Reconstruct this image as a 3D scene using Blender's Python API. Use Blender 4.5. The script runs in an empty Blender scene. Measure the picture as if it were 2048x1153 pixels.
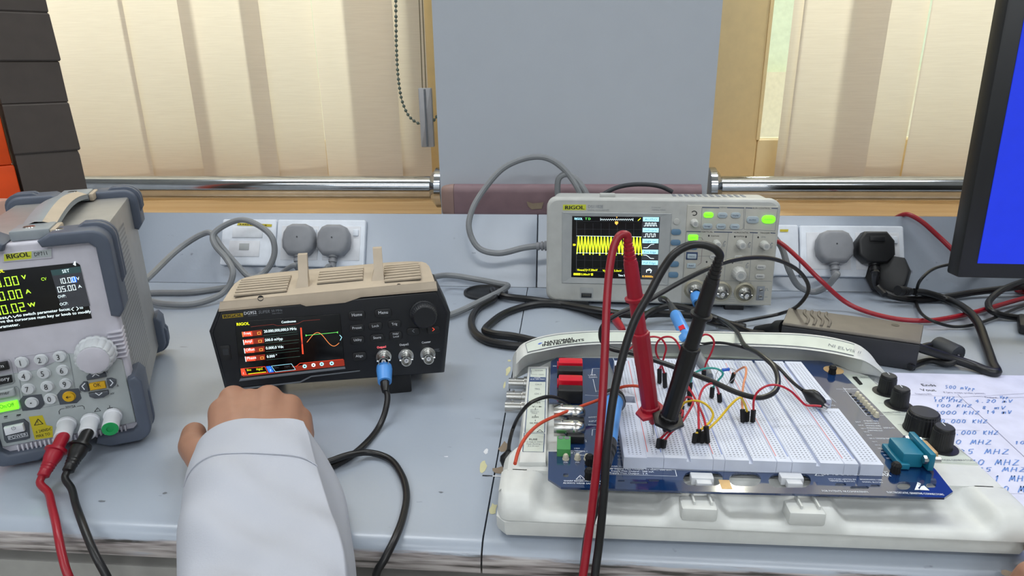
import bpy, bmesh, math, random
from mathutils import Vector, Matrix, noise
random.seed(7)
S = bpy.context.scene
COL = S.collection
# ------------------------------------------------------------------ camera
FPX = 1300.0; CH = 0.30
TH = math.radians(18.57); YAW = math.radians(4.8); ROLL = 0.0127
IW, IH = 2048, 1153
FW = Vector((-math.sin(YAW)*math.cos(TH), math.cos(YAW)*math.cos(TH), -math.sin(TH)))
_r = Vector((math.cos(YAW), math.sin(YAW), 0)); _u = _r.cross(FW)
RT = math.cos(ROLL)*_r - math.sin(ROLL)*_u
UP = math.sin(ROLL)*_r + math.cos(ROLL)*_u
CP = Vector((0, 0, CH))
cd = bpy.data.cameras.new('camera'); cam = bpy.data.objects.new('camera', cd); COL.objects.link(cam)
cd.sensor_width = 36; cd.lens = FPX/IW*36; cd.clip_start = 0.01
cam.matrix_world = Matrix(((RT.x, UP.x, -FW.x, CP.x), (RT.y, UP.y, -FW.y, CP.y), (RT.z, UP.z, -FW.z, CP.z), (0, 0, 0, 1)))
S.camera = cam
S.view_settings.view_transform = 'Standard'; S.view_settings.look = 'None'
S.view_settings.gamma = 1; S.view_settings.use_curve_mapping = False
S.view_settings.exposure = 0.2
# ------------------------------------------------------------------ light
W = bpy.data.worlds.new('world'); S.world = W; W.use_nodes = True
bg = W.node_tree.nodes['Background']; bg.inputs[0].default_value = (0.90, 0.95, 1.0, 1); bg.inputs[1].default_value = 1.0
def area(name, loc, rot, sx, sy, power, color):
    l = bpy.data.lights.new(name, 'AREA'); l.shape = 'RECTANGLE'; l.size = sx; l.size_y = sy; l.energy = power; l.color = color
    o = bpy.data.objects.new(name, l); COL.objects.link(o); o.location = loc; o.rotation_euler = rot; return o
sl = bpy.data.lights.new('sun', 'SUN'); sl.energy = 12.0; sl.angle = math.radians(25); sl.color = (1.0, 0.93, 0.80)
so = bpy.data.objects.new('sun', sl); COL.objects.link(so); so.rotation_euler = (math.radians(-52), 0, math.radians(-8))
for x, y, pw in (((-1.0, -1.9, 21), (.9, -1.9, 21), (-1.0, -.7, 6), (.9, -.7, 6), (-.9, .85, 12), (.9, .85, 12))):
    area('ceiling_lamp', (x, y, 1.88), (0, 0, 0), 1.2, 0.3, pw, (0.93, 0.97, 1.0))

# ------------------------------------------------------------------ pixels to places
def ray(px, py):
    return FW + (px-IW/2)/FPX*RT - (py-IH/2)/FPX*UP
def P(px, py, z=None, y=None):
    d = ray(px, py)
    t = (z-CP.z)/d.z if z is not None else (y-CP.y)/d.y
    return CP + t*d
class Fr:
    """a thing's own frame: origin, turn about z, tilt about x"""
    def __init__(s, o, yaw=0, tilt=0):
        s.o = Vector(o); s.R = Matrix.Rotation(yaw, 3, 'Z') @ Matrix.Rotation(tilt, 3, 'X'); s.yaw = yaw; s.tilt = tilt
        s.Ri = s.R.transposed()
    def hit(s, px, py, ax, c):
        d = s.Ri @ ray(px, py); c0 = s.Ri @ (CP-s.o); t = (c-c0[ax])/d[ax]
        return c0 + t*d
    def loc(s, w): return s.Ri @ (Vector(w)-s.o)
    def world(s, l): return s.o + s.R @ Vector(l)
# ------------------------------------------------------------------ materials
def lin(c):
    if isinstance(c, str):
        c = [int(c[i:i+2], 16)/255 for i in (0, 2, 4)]
    return [v/12.92 if v <= .04045 else ((v+.055)/1.055)**2.4 for v in c]
M = {}
def mat(name, col, rough=0.5, metal=0.0, var=0.06, nscale=60, bump=0.0, bscale=400, emit=0.0, trans=0.0, coat=0.0, alpha=None, spec=None):
    m = bpy.data.materials.new(name); m.use_nodes = True; nt = m.node_tree; b = nt.nodes['Principled BSDF']
    c = lin(col)
    tc = nt.nodes.new('ShaderNodeTexCoord'); n = nt.nodes.new('ShaderNodeTexNoise'); n.inputs['Scale'].default_value = nscale; n.inputs['Detail'].default_value = 3
    nt.links.new(tc.outputs['Object'], n.inputs['Vector'])
    r = nt.nodes.new('ShaderNodeValToRGB'); r.color_ramp.elements[0].position = .3; r.color_ramp.elements[1].position = .7
    r.color_ramp.elements[0].color = [v*(1-var) for v in c]+[1]; r.color_ramp.elements[1].color = [min(1, v*(1+var)) for v in c]+[1]
    nt.links.new(n.outputs['Fac'], r.inputs['Fac']); nt.links.new(r.outputs['Color'], b.inputs['Base Color'])
    b.inputs['Roughness'].default_value = rough; b.inputs['Metallic'].default_value = metal
    if spec is not None: b.inputs['Specular IOR Level'].default_value = spec
    if coat: b.inputs['Coat Weight'].default_value = coat
    if emit:
        nt.links.new(r.outputs['Color'], b.inputs['Emission Color']); b.inputs['Emission Strength'].default_value = emit
    if trans: b.inputs['Transmission Weight'].default_value = trans
    if alpha is not None: b.inputs['Alpha'].default_value = alpha
    if bump:
        n2 = nt.nodes.new('ShaderNodeTexNoise'); n2.inputs['Scale'].default_value = bscale; nt.links.new(tc.outputs['Object'], n2.inputs['Vector'])
        bp = nt.nodes.new('ShaderNodeBump'); bp.inputs['Strength'].default_value = bump; bp.inputs['Distance'].default_value = .001
        nt.links.new(n2.outputs['Fac'], bp.inputs['Height']); nt.links.new(bp.outputs['Normal'], b.inputs['Normal'])
    M[name] = m
    return m
for a in [
 ('black_plastic', '16171a', .45), ('black_rubber', '141416', .38), ('dark_grey', '2b2e33', .5), ('matte_black', '0a0a0b', .7), ('mid_grey', '6c7178', .5),
 ('grey_cable', '7d8083', .5), ('grey_plug', '85878c', .5), ('white_plastic', 'd9dbe0', .35), ('socket_white', 'dbe1ea', .35), ('white_print', 'e4e8ee', .5), ('black_print', '17181b', .6),
 ('grey_print', '80858c', .6), ('red_rubber', '9e1229', .38), ('red_cable', '941324', .35), ('red_wire', 'b3142c', .38), ('orange_wire', 'c44a30', .4), ('peach_wire', 'd98a5e', .4), ('teal_wire', '2d9a93', .4), ('yellow_wire', 'd9b51f', .4),
 ('steel', 'c9c9c6', .22, 1.0), ('brass', 'c9a878', .5, .4), ('chrome', 'b8bcc2', .12, 1.0), ('tin', 'b9b39f', .35, .8),
 ('blue_boot', '4f93dd', .4), ('gold_badge', 'a88f1e', .5), ('yellow_badge', 'c9cf3c', .5),
 ('dp_front', 'c6c4ce', .42), ('dp_panel', 'a9b0b1', .45), ('dp_metal', '9b9a98', .4, .3), ('dp_guard', '525a69', .48), ('dp_strap', '8f969b', .4), ('dp_button', 'ccd0d4', .4), ('dp_key_dark', '4a4f57', .5), ('dp_yellow', 'd9a916', .45), ('warn_yellow', 'c4b422', .5), ('green_plastic', '169a52', .4), ('green_key', '8fe05a', .4),
 ('dg_cream', 'b8a995', .5), ('dg_black', '101218', .4), ('dg_side', '1f2126', .5), ('vent_shade', '4a453d', .7),
 ('sc_case', 'b9bab6', .5), ('sc_panel', 'b3b1a8', .5), ('sc_bezel', 'a5a8a8', .5), ('sc_blue', '5c7d98', .45), ('sc_grey_key', 'a9b6bd', .45), ('sc_navy', '2c3f63', .5), ('sc_knob', 'bcbcb8', .45),
 ('ni_case', 'd3d5d2', .42), ('ni_seam', '6e716f', .6), ('ni_label', 'ccd3c9', .5), ('pcb', '12305c', .10), ('bread', 'ced4e4', .5), ('ni_line', '3c5078', .5), ('ni_logo', '3f5fc0', .5),
 ('red_jack', 'd2122b', .3), ('green_term', '4d9a55', .45), ('db9_teal', '10718c', .4), ('led', 'c9c3ae', .3), ('rail_red', 'd06a6a', .5), ('rail_blue', '6a82c4', .5),
 ('paper', 'd5d6ea', .7), ('ink', '6a8fd0', .6), ('paper_print', '8a8aa0', .7), ('resistor_blue', '2e5fc2', .4),
 ('case_black', '4a423d', .5), ('case_orange', 'e04a05', .45), ('bumper', '7d6469', .55), ('bumper_cap', '8a7068', .55), ('bumper_scuff', '8a7a66', .7),
 ('pillar_paint', 'b6bcc4', .6, 0, .012, 30), ('bench_chip', 'c9c59c', .7), ('bench_chip_brown', '8a7a68', .7), ('frame_wood', 'f2daa6', .5, 0, .03), ('brick_brown', '4b463f', .5), ('adapter', '6f685f', .5), ('adapter_shade', '26272c', .5),
 ('monitor_black', '17181a', .45), ('floor_vinyl', '8f8d88', .5), ('out_green', 'dfe8d2', .8), ('out_cream', 'eadfc8', .8), ('bead', '5d6b63', .4), ('cord_brown', '7a6f55', .6), ('weight_grey', 'a9a9ac', .4), ('cabinet', '9a9995', .5), ('skin', 'a37862', .5), ('pink_plastic', 'c9a090', .6),
]:
    mat(*a)
for nm, hx, e in [('scr_black', '07080b', 0.0), ('scr_green', 'b6f03a', 1.0), ('scr_white', 'dff2f5', 1.0), ('scr_blue', '2a6bff', 1.0), ('scr_teal', '2c4446', .5), ('scr_yellow', 'e6ea20', 1.0), ('scr_red', 'e0452a', 1.0), ('scr_dred', '7a2415', .8), ('scr_orange', 'e88a4a', 1.0), ('scr_cyan', '9fdcec', 1.0), ('scr_lgreen', '5fc45a', 1.0), ('scr_grid', '3b3f45', .4), ('scr_grey', '3a3c42', .25), ('scr_amber', 'e8b24a', 1.0), ('lit_green', '7dff2a', .9), ('mon_blue', '1a33cc', .5), ('lit_red', 'ff6a75', .9), ('scr_dim', '6a2a22', .5), ('scr_dash', '3c5a50', .5)]:
    mat(nm, hx, .18 if nm == 'scr_black' else .4, 0, .02, emit=e)
for k, v in (('pcb', 1.75), ): M[k].node_tree.nodes['Principled BSDF'].inputs['IOR'].default_value = v
for k in ('pcb',): M[k].node_tree.nodes['Principled BSDF'].inputs['Coat Weight'].default_value = 1; M[k].node_tree.nodes['Principled BSDF'].inputs['Coat Roughness'].default_value = .06
# finer surfaces -------------------------------------------------------------
def nodes(m): return m.node_tree.nodes, m.node_tree.links
def bench_material():
    m = mat('bench_paint', '9fa8b5', .36, 0, .03, 9, .10, 220, coat=.6); m.node_tree.nodes['Principled BSDF'].inputs['Coat Roughness'].default_value = .22
    N, L = nodes(m); b = N['Principled BSDF']; base = b.inputs['Base Color'].links[0].from_socket
    tc = N.new('ShaderNodeTexCoord'); sep = N.new('ShaderNodeSeparateXYZ'); L.new(tc.outputs['Object'], sep.inputs[0])
    # scuffs: sparse stretched dark flecks
    mp = N.new('ShaderNodeMapping'); mp.inputs['Scale'].default_value = (28, 62, 30); L.new(tc.outputs['Object'], mp.inputs[0])
    n = N.new('ShaderNodeTexNoise'); n.inputs['Scale'].default_value = 1.6; n.inputs['Detail'].default_value = 4; L.new(mp.outputs[0], n.inputs['Vector'])
    r = N.new('ShaderNodeValToRGB'); r.color_ramp.elements[0].position = .70; r.color_ramp.elements[1].position = .76; L.new(n.outputs['Fac'], r.inputs['Fac'])
    mx = N.new('ShaderNodeMixRGB'); mx.inputs[2].default_value = lin('767c87')+[1]; L.new(r.outputs['Color'], mx.inputs[0]); L.new(base, mx.inputs[1])
    # worn edge: streaky bare patches on the rounded front lip
    mp2 = N.new('ShaderNodeMapping'); mp2.inputs['Scale'].default_value = (9, 90, 150); L.new(tc.outputs['Object'], mp2.inputs[0])
    n2 = N.new('ShaderNodeTexNoise'); n2.inputs['Scale'].default_value = 1.0; n2.inputs['Detail'].default_value = 6; n2.inputs['Roughness'].default_value = .7; L.new(mp2.outputs[0], n2.inputs['Vector'])
    zr = N.new('ShaderNodeMapRange'); zr.inputs[1].default_value = -.0005; zr.inputs[2].default_value = -.009; L.new(sep.outputs['Z'], zr.inputs[0])
    mu = N.new('ShaderNodeMath'); mu.operation = 'MULTIPLY'; L.new(n2.outputs['Fac'], mu.inputs[0]); L.new(zr.outputs[0], mu.inputs[1])
    r2 = N.new('ShaderNodeValToRGB'); r2.color_ramp.elements[0].position = .30; r2.color_ramp.elements[1].position = .40; L.new(mu.outputs[0], r2.inputs['Fac'])
    n3 = N.new('ShaderNodeTexNoise'); n3.inputs['Scale'].default_value = 2.2; n3.inputs['Detail'].default_value = 5; L.new(mp2.outputs[0], n3.inputs['Vector'])
    r3 = N.new('ShaderNodeValToRGB'); e = r3.color_ramp.elements
    e[0].position = .36; e[0].color = lin('3a3734')+[1]; e[1].position = .62; e[1].color = lin('b4aeac')+[1]
    q = e.new(.46); q.color = lin('857d7c')+[1]
    L.new(n3.outputs['Fac'], r3.inputs['Fac'])
    mx2 = N.new('ShaderNodeMixRGB'); L.new(r2.outputs['Color'], mx2.inputs[0]); L.new(mx.outputs[0], mx2.inputs[1]); L.new(r3.outputs['Color'], mx2.inputs[2])
    L.new(mx2.outputs[0], b.inputs['Base Color'])
bench_material()
def blind_material():
    m = bpy.data.materials.new('blind_fabric'); m.use_nodes = True; N, L = nodes(m); out = N['Material Output']; N.remove(N['Principled BSDF'])
    tc = N.new('ShaderNodeTexCoord'); mp = N.new('ShaderNodeMapping'); mp.inputs['Scale'].default_value = (25, 25, 900); L.new(tc.outputs['Object'], mp.inputs[0])
    n = N.new('ShaderNodeTexNoise'); n.inputs['Scale'].default_value = 1; n.inputs['Detail'].default_value = 3; L.new(mp.outputs[0], n.inputs['Vector'])
    r = N.new('ShaderNodeValToRGB'); r.color_ramp.elements[0].color = lin('dcd2c6')+[1]; r.color_ramp.elements[1].color = lin('eee6da')+[1]; L.new(n.outputs['Fac'], r.inputs[0])
    d = N.new('ShaderNodeBsdfDiffuse'); t = N.new('ShaderNodeBsdfTranslucent'); L.new(r.outputs[0], d.inputs[0]); L.new(r.outputs[0], t.inputs[0])
    mx = N.new('ShaderNodeMixShader'); mx.inputs[0].default_value = .45; L.new(d.outputs[0], mx.inputs[1]); L.new(t.outputs[0], mx.inputs[2]); L.new(mx.outputs[0], out.inputs[0]); M['blind_fabric'] = m
blind_material()
def wood_material():
    m = mat('sill_wood', 'b98a58', .35, 0, .1, 4, coat=.3); N, L = nodes(m); b = N['Principled BSDF']
    tc = N.new('ShaderNodeTexCoord'); mp = N.new('ShaderNodeMapping'); mp.inputs['Scale'].default_value = (3, 60, 60); L.new(tc.outputs['Object'], mp.inputs[0])
    n = N.new('ShaderNodeTexNoise'); n.inputs['Scale'].default_value = 1.2; n.inputs['Detail'].default_value = 5; L.new(mp.outputs[0], n.inputs['Vector'])
    r = N.new('ShaderNodeValToRGB'); r.color_ramp.elements[0].color = lin('c79a66')+[1]; r.color_ramp.elements[1].color = lin('ecd0a4')+[1]; L.new(n.outputs['Fac'], r.inputs[0]); L.new(r.outputs[0], b.inputs['Base Color'])
wood_material()
def grid_holes(name, base, hole, pitch, frac, ox=0, oy=0, axes='XY', rough=.5, metal=0):
    """fine grid of small holes, told apart only close up"""
    m = mat(name, base, rough, metal, .02); N, L = nodes(m); b = N['Principled BSDF']; bc = b.inputs['Base Color'].links[0].from_socket
    tc = N.new('ShaderNodeTexCoord'); sep = N.new('ShaderNodeSeparateXYZ'); L.new(tc.outputs['Object'], sep.inputs[0])
    ms = []
    for a, off in zip(axes, (ox, oy)):
        x = N.new('ShaderNodeMath'); x.operation = 'MULTIPLY_ADD'; x.inputs[1].default_value = 1/pitch; x.inputs[2].default_value = 500+off/pitch; L.new(sep.outputs[a], x.inputs[0])
        f = N.new('ShaderNodeMath'); f.operation = 'FRACT'; L.new(x.outputs[0], f.inputs[0])
        c = N.new('ShaderNodeMath'); c.operation = 'COMPARE'; c.inputs[1].default_value = .5; c.inputs[2].default_value = frac/2; L.new(f.outputs[0], c.inputs[0]); ms.append(c)
    mu = N.new('ShaderNodeMath'); mu.operation = 'MULTIPLY'; L.new(ms[0].outputs[0], mu.inputs[0]); L.new(ms[1].outputs[0], mu.inputs[1])
    mx = N.new('ShaderNodeMixRGB'); mx.inputs[2].default_value = lin(hole)+[1]; L.new(mu.outputs[0], mx.inputs[0]); L.new(bc, mx.inputs[1]); L.new(mx.outputs[0], b.inputs['Base Color'])
grid_holes('bread_holes', 'ced4e4', '7f8596', .00266, .44)
grid_holes('dp_perf', '9b9a98', '4c4b4a', .0042, .5, axes='YZ', rough=.4, metal=.3)
# ------------------------------------------------------------------ builders
def props(o, label=None, cat=None, group=None, kind=None):
    if label: o['label'] = label
    if cat: o['category'] = cat
    if group: o['group'] = group
    if kind: o['kind'] = kind
    return o
def thing(name, label, cat, loc=(0, 0, 0), yaw=0, tilt=0, group=None, kind=None):
    o = bpy.data.objects.new(name, None); COL.objects.link(o); o.empty_display_size = .02
    o.location = loc; o.rotation_mode = 'XYZ'
    o.rotation_euler = (Matrix.Rotation(yaw, 3, 'Z') @ Matrix.Rotation(tilt, 3, 'X')).to_euler()
    return props(o, label, cat, group, kind)
def catmull(pts, n=6):
    pts = [Vector(p) for p in pts]
    if len(pts) < 3: return pts
    out = []
    q = [2*pts[0]-pts[1]] + pts + [2*pts[-1]-pts[-2]]
    for i in range(1, len(q)-2):
        a, b, c, d = q[i-1:i+3]
        # centripetal-like knots keep the curve from overshooting
        t0 = 0; t1 = t0+max((b-a).length, 1e-6)**.5; t2 = t1+max((c-b).length, 1e-6)**.5; t3 = t2+max((d-c).length, 1e-6)**.5
        for k in range(n):
            t = t1+(t2-t1)*k/n
            A1 = a*((t1-t)/(t1-t0))+b*((t-t0)/(t1-t0)); A2 = b*((t2-t)/(t2-t1))+c*((t-t1)/(t2-t1)); A3 = c*((t3-t)/(t3-t2))+d*((t-t2)/(t3-t2))
            B1 = A1*((t2-t)/(t2-t0))+A2*((t-t0)/(t2-t0)); B2 = A2*((t3-t)/(t3-t1))+A3*((t-t1)/(t3-t1))
            out.append(B1*((t2-t)/(t2-t1))+B2*((t-t1)/(t2-t1)))
    out.append(pts[-1]); return out
class G:
    """one mesh"""
    def __init__(s): s.bm = bmesh.new()
    def face(s, pts):
        vs = [s.bm.verts.new(p) for p in pts]
        try: s.bm.faces.new(vs)
        except ValueError: pass
        return s
    def box(s, c, d, bev=0, seg=2, rot=None):
        b = bmesh.new(); bmesh.ops.create_cube(b, size=1)
        for v in b.verts: v.co = Vector((v.co.x*d[0], v.co.y*d[1], v.co.z*d[2]))
        if bev: bmesh.ops.bevel(b, geom=b.edges[:], offset=min(bev, min(d)*.49), segments=seg, affect='EDGES', profile=.5)
        for v in b.verts:
            if rot: v.co = rot @ v.co
            v.co += Vector(c)
        s.add(b); return s
    def add(s, b):
        mp = {v: s.bm.verts.new(v.co) for v in b.verts}
        for f in b.faces:
            try: s.bm.faces.new([mp[v] for v in f.verts])
            except ValueError: pass
        b.free()
    def prism(s, poly, fn, d0, d1, bev=0, seg=2):
        """poly: 2-D outline; fn(u, v, d) -> 3-D; solid between depths d0 and d1, rim bevelled at d0 and d1"""
        b = bmesh.new(); n = len(poly)
        A = [b.verts.new(fn(u, v, d0)) for u, v in poly]; B = [b.verts.new(fn(u, v, d1)) for u, v in poly]
        fa = b.faces.new(A); fb = b.faces.new(B[::-1])
        for i in range(n): b.faces.new((A[i], B[i], B[(i+1) % n], A[(i+1) % n]))
        bmesh.ops.recalc_face_normals(b, faces=b.faces[:])
        if bev:
            es = set(fa.edges) | set(fb.edges)
            bmesh.ops.bevel(b, geom=list(es), offset=bev, segments=seg, affect='EDGES', profile=.5)
        s.add(b); return s
    def plate(s, outline, holes, z0, z1):
        """flat sheet with holes"""
        b = bmesh.new(); es = []
        for loop in [outline]+holes:
            vs = [b.verts.new((x, y, z1)) for x, y in loop]
            es += [b.edges.new((vs[i], vs[(i+1) % len(vs)])) for i in range(len(vs))]
        bmesh.ops.triangle_fill(b, use_beauty=True, edges=es)
        r = bmesh.ops.extrude_face_region(b, geom=b.faces[:])
        for v in r['geom']:
            if isinstance(v, bmesh.types.BMVert): v.co.z = z0
        s.add(b); return s
    def lathe(s, o, axis, prof, seg=20, flute=0, nfl=0):
        """prof: (radius, distance along axis)"""
        o = Vector(o); w = Vector(axis).normalized(); u = w.orthogonal().normalized(); v = w.cross(u)
        rings = []
        for r, h in prof:
            if r < 1e-6: rings.append([s.bm.verts.new(o+w*h)]); continue
            ring = []
            for k in range(seg):
                a = 2*math.pi*k/seg; rr = r*(1-flute) if (flute and nfl and k % (seg//nfl) == 0) else r
                ring.append(s.bm.verts.new(o+w*h+(u*math.cos(a)+v*math.sin(a))*rr))
            rings.append(ring)
        for A, B in zip(rings, rings[1:]):
            for k in range(seg):
                a = A[k % len(A)]; b = A[(k+1) % len(A)]; c = B[(k+1) % len(B)]; d = B[k % len(B)]
                q = []
                for x in (a, b, c, d):
                    if x not in q: q.append(x)
                if len(q) > 2:
                    try: s.bm.faces.new(q)
                    except ValueError: pass
        for R_ in (rings[0], rings[-1]):
            if len(R_) > 2:
                try: s.bm.faces.new(R_)
                except ValueError: pass
        return s
    def cyl(s, p0, p1, r0, r1=None, seg=16):
        p0, p1 = Vector(p0), Vector(p1); r1 = r0 if r1 is None else r1
        return s.lathe(p0, p1-p0, [(r0, 0), (r1, (p1-p0).length)], seg)
    def tube(s, pts, r, seg=10, n=6, smooth=True, caps=True):
        pts = catmull(pts, n) if smooth else [Vector(p) for p in pts]
        R = r if callable(r) else (lambda t: r)
        m = len(pts); nrm = None; rings = []
        for i, p in enumerate(pts):
            t = (pts[min(i+1, m-1)]-pts[max(i-1, 0)])
            if t.length < 1e-9: t = Vector((0, 0, 1))
            t.normalize()
            nrm = t.orthogonal().normalized() if nrm is None else (nrm-t*nrm.dot(t)).normalized()
            bn = t.cross(nrm); rr = R(i/(m-1))
            rings.append([s.bm.verts.new(p+(nrm*math.cos(2*math.pi*k/seg)+bn*math.sin(2*math.pi*k/seg))*rr) for k in range(seg)])
        for A, B in zip(rings, rings[1:]):
            for k in range(seg): s.bm.faces.new((A[k], A[(k+1) % seg], B[(k+1) % seg], B[k]))
        if caps:
            s.bm.faces.new(rings[0][::-1]); s.bm.faces.new(rings[-1])
        return s
    def loft(s, rows, closed=False):
        V = [[s.bm.verts.new(p) for p in row] for row in rows]
        for A, B in zip(V, V[1:]):
            n = len(A)
            for k in range(n if closed else n-1): s.bm.faces.new((A[k], A[(k+1) % n], B[(k+1) % n], B[k]))
        return s
    def ball(s, c, r, seg=12, sc=(1, 1, 1)):
        b = bmesh.new(); bmesh.ops.create_uvsphere(b, u_segments=seg, v_segments=max(6, seg//2), radius=1)
        for v in b.verts: v.co = Vector(c)+Vector((v.co.x*r*sc[0], v.co.y*r*sc[1], v.co.z*r*sc[2]))
        s.add(b); return s
    def obj(s, name, m, parent=None, smooth=35, label=None, kind=None):
        bmesh.ops.recalc_face_normals(s.bm, faces=s.bm.faces[:])
        me = bpy.data.meshes.new(name); s.bm.to_mesh(me); s.bm.free()
        if smooth:
            me.polygons.foreach_set('use_smooth', [True]*len(me.polygons)); me.set_sharp_from_angle(angle=math.radians(smooth))
        for k in (m if isinstance(m, (list, tuple)) else [m]): me.materials.append(M[k])
        o = bpy.data.objects.new(name, me); COL.objects.link(o); o.parent = parent
        return props(o, label=label, kind=kind)
def dup(o, parent, loc=None):
    c = o.copy(); COL.objects.link(c); c.parent = parent
    if loc is not None: c.location = loc
    return c
def rrect(w, h, r, n=4, cx=0, cy=0):
    out = []
    for sx, sy, a0 in ((1, 1, 0), (-1, 1, 90), (-1, -1, 180), (1, -1, 270)):
        for k in range(n+1):
            a = math.radians(a0+90*k/n); out.append((cx+sx*(w/2-r)+r*math.cos(a), cy+sy*(h/2-r)+r*math.sin(a)))
    return out
# ---- lettering: glyph outlines of the built-in font, measured once
CHARS = 'ABCDEFGHIJKLMNOPQRSTUVWXYZabcdefghijklmnopqrstuvwxyz0123456789.,:;/+-<>()!%^&*=_°±'
GL = {}
def load_glyphs():
    tmp = []
    def mk(body):
        c = bpy.data.curves.new('glyph', 'FONT'); c.body = body; c.size = 1; c.resolution_u = 2
        o = bpy.data.objects.new('glyph', c); COL.objects.link(o); tmp.append(o); return o
    hh = mk('HH'); obs = [(ch, mk(ch), mk('H'+ch+'H')) for ch in CHARS]
    dg = bpy.context.evaluated_depsgraph_get(); dg.update()
    def data(o):
        e = o.evaluated_get(dg); me = e.to_mesh(); v = [(p.co.x, p.co.y) for p in me.vertices]; f = [tuple(q.vertices) for q in me.polygons]; e.to_mesh_clear(); return v, f
    wid = lambda o: (lambda v: max(p[0] for p in v)-min(p[0] for p in v))(data(o)[0])
    w0 = wid(hh)
    for ch, a, b in obs: GL[ch] = (*data(a), wid(b)-w0)
    for o in tmp:
        c = o.data; bpy.data.objects.remove(o); bpy.data.curves.remove(c)
load_glyphs()
CAPH = max(p[1] for p in GL['H'][0])
SEG7 = {'0': 'abcdef', '1': 'bc', '2': 'abged', '3': 'abgcd', '4': 'fgbc', '5': 'afgcd', '6': 'afgcde', '7': 'abc', '8': 'abcdefg', '9': 'abcdfg'}
PEN = {'0': [[(.3, 1), (.05, .6), (.1, .15), (.45, 0), (.75, .3), (.75, .75), (.5, 1), (.3, 1)]], '1': [[(.3, .8), (.5, 1), (.45, 0)]], '2': [[(.1, .8), (.4, 1), (.7, .75), (.1, 0), (.75, .02)]], '3': [[(.1, 1), (.7, .95), (.35, .55), (.7, .3), (.4, 0), (.1, .1)]], '4': [[(.5, 1), (.05, .4), (.8, .4)], [(.6, .7), (.55, 0)]], '5': [[(.7, 1), (.2, 1), (.15, .6), (.6, .6), (.7, .25), (.4, 0), (.1, .1)]], '8': [[(.4, .5), (.15, .8), (.45, 1), (.65, .8), (.15, .25), (.4, 0), (.7, .25), (.4, .5)]],
 '.': [[(.35, .0), (.45, .08)]], ',': [[(.4, .1), (.3, -.15)]], 'M': [[(.0, 0), (.2, 1), (.42, .25), (.7, 1), (.85, 0)]], 'H': [[(.1, 1), (.08, 0)], [(.8, 1), (.75, 0)], [(.05, .5), (.8, .55)]], 'Z': [[(.1, 1), (.8, .95), (.1, 0), (.95, .02)]], 'K': [[(.1, 1), (.1, 0)], [(.7, .95), (.1, .45), (.75, 0)]], 'V': [[(.05, 1), (.4, 0), (.8, 1)]], 'm': [[(.0, 0), (.05, .6), (.3, .55), (.35, .05), (.38, .55), (.7, .55), (.75, 0)]], 'p': [[(.1, .5), (.08, -.4)], [(.1, .45), (.5, .55), (.6, .2), (.1, .1)]]}
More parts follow.
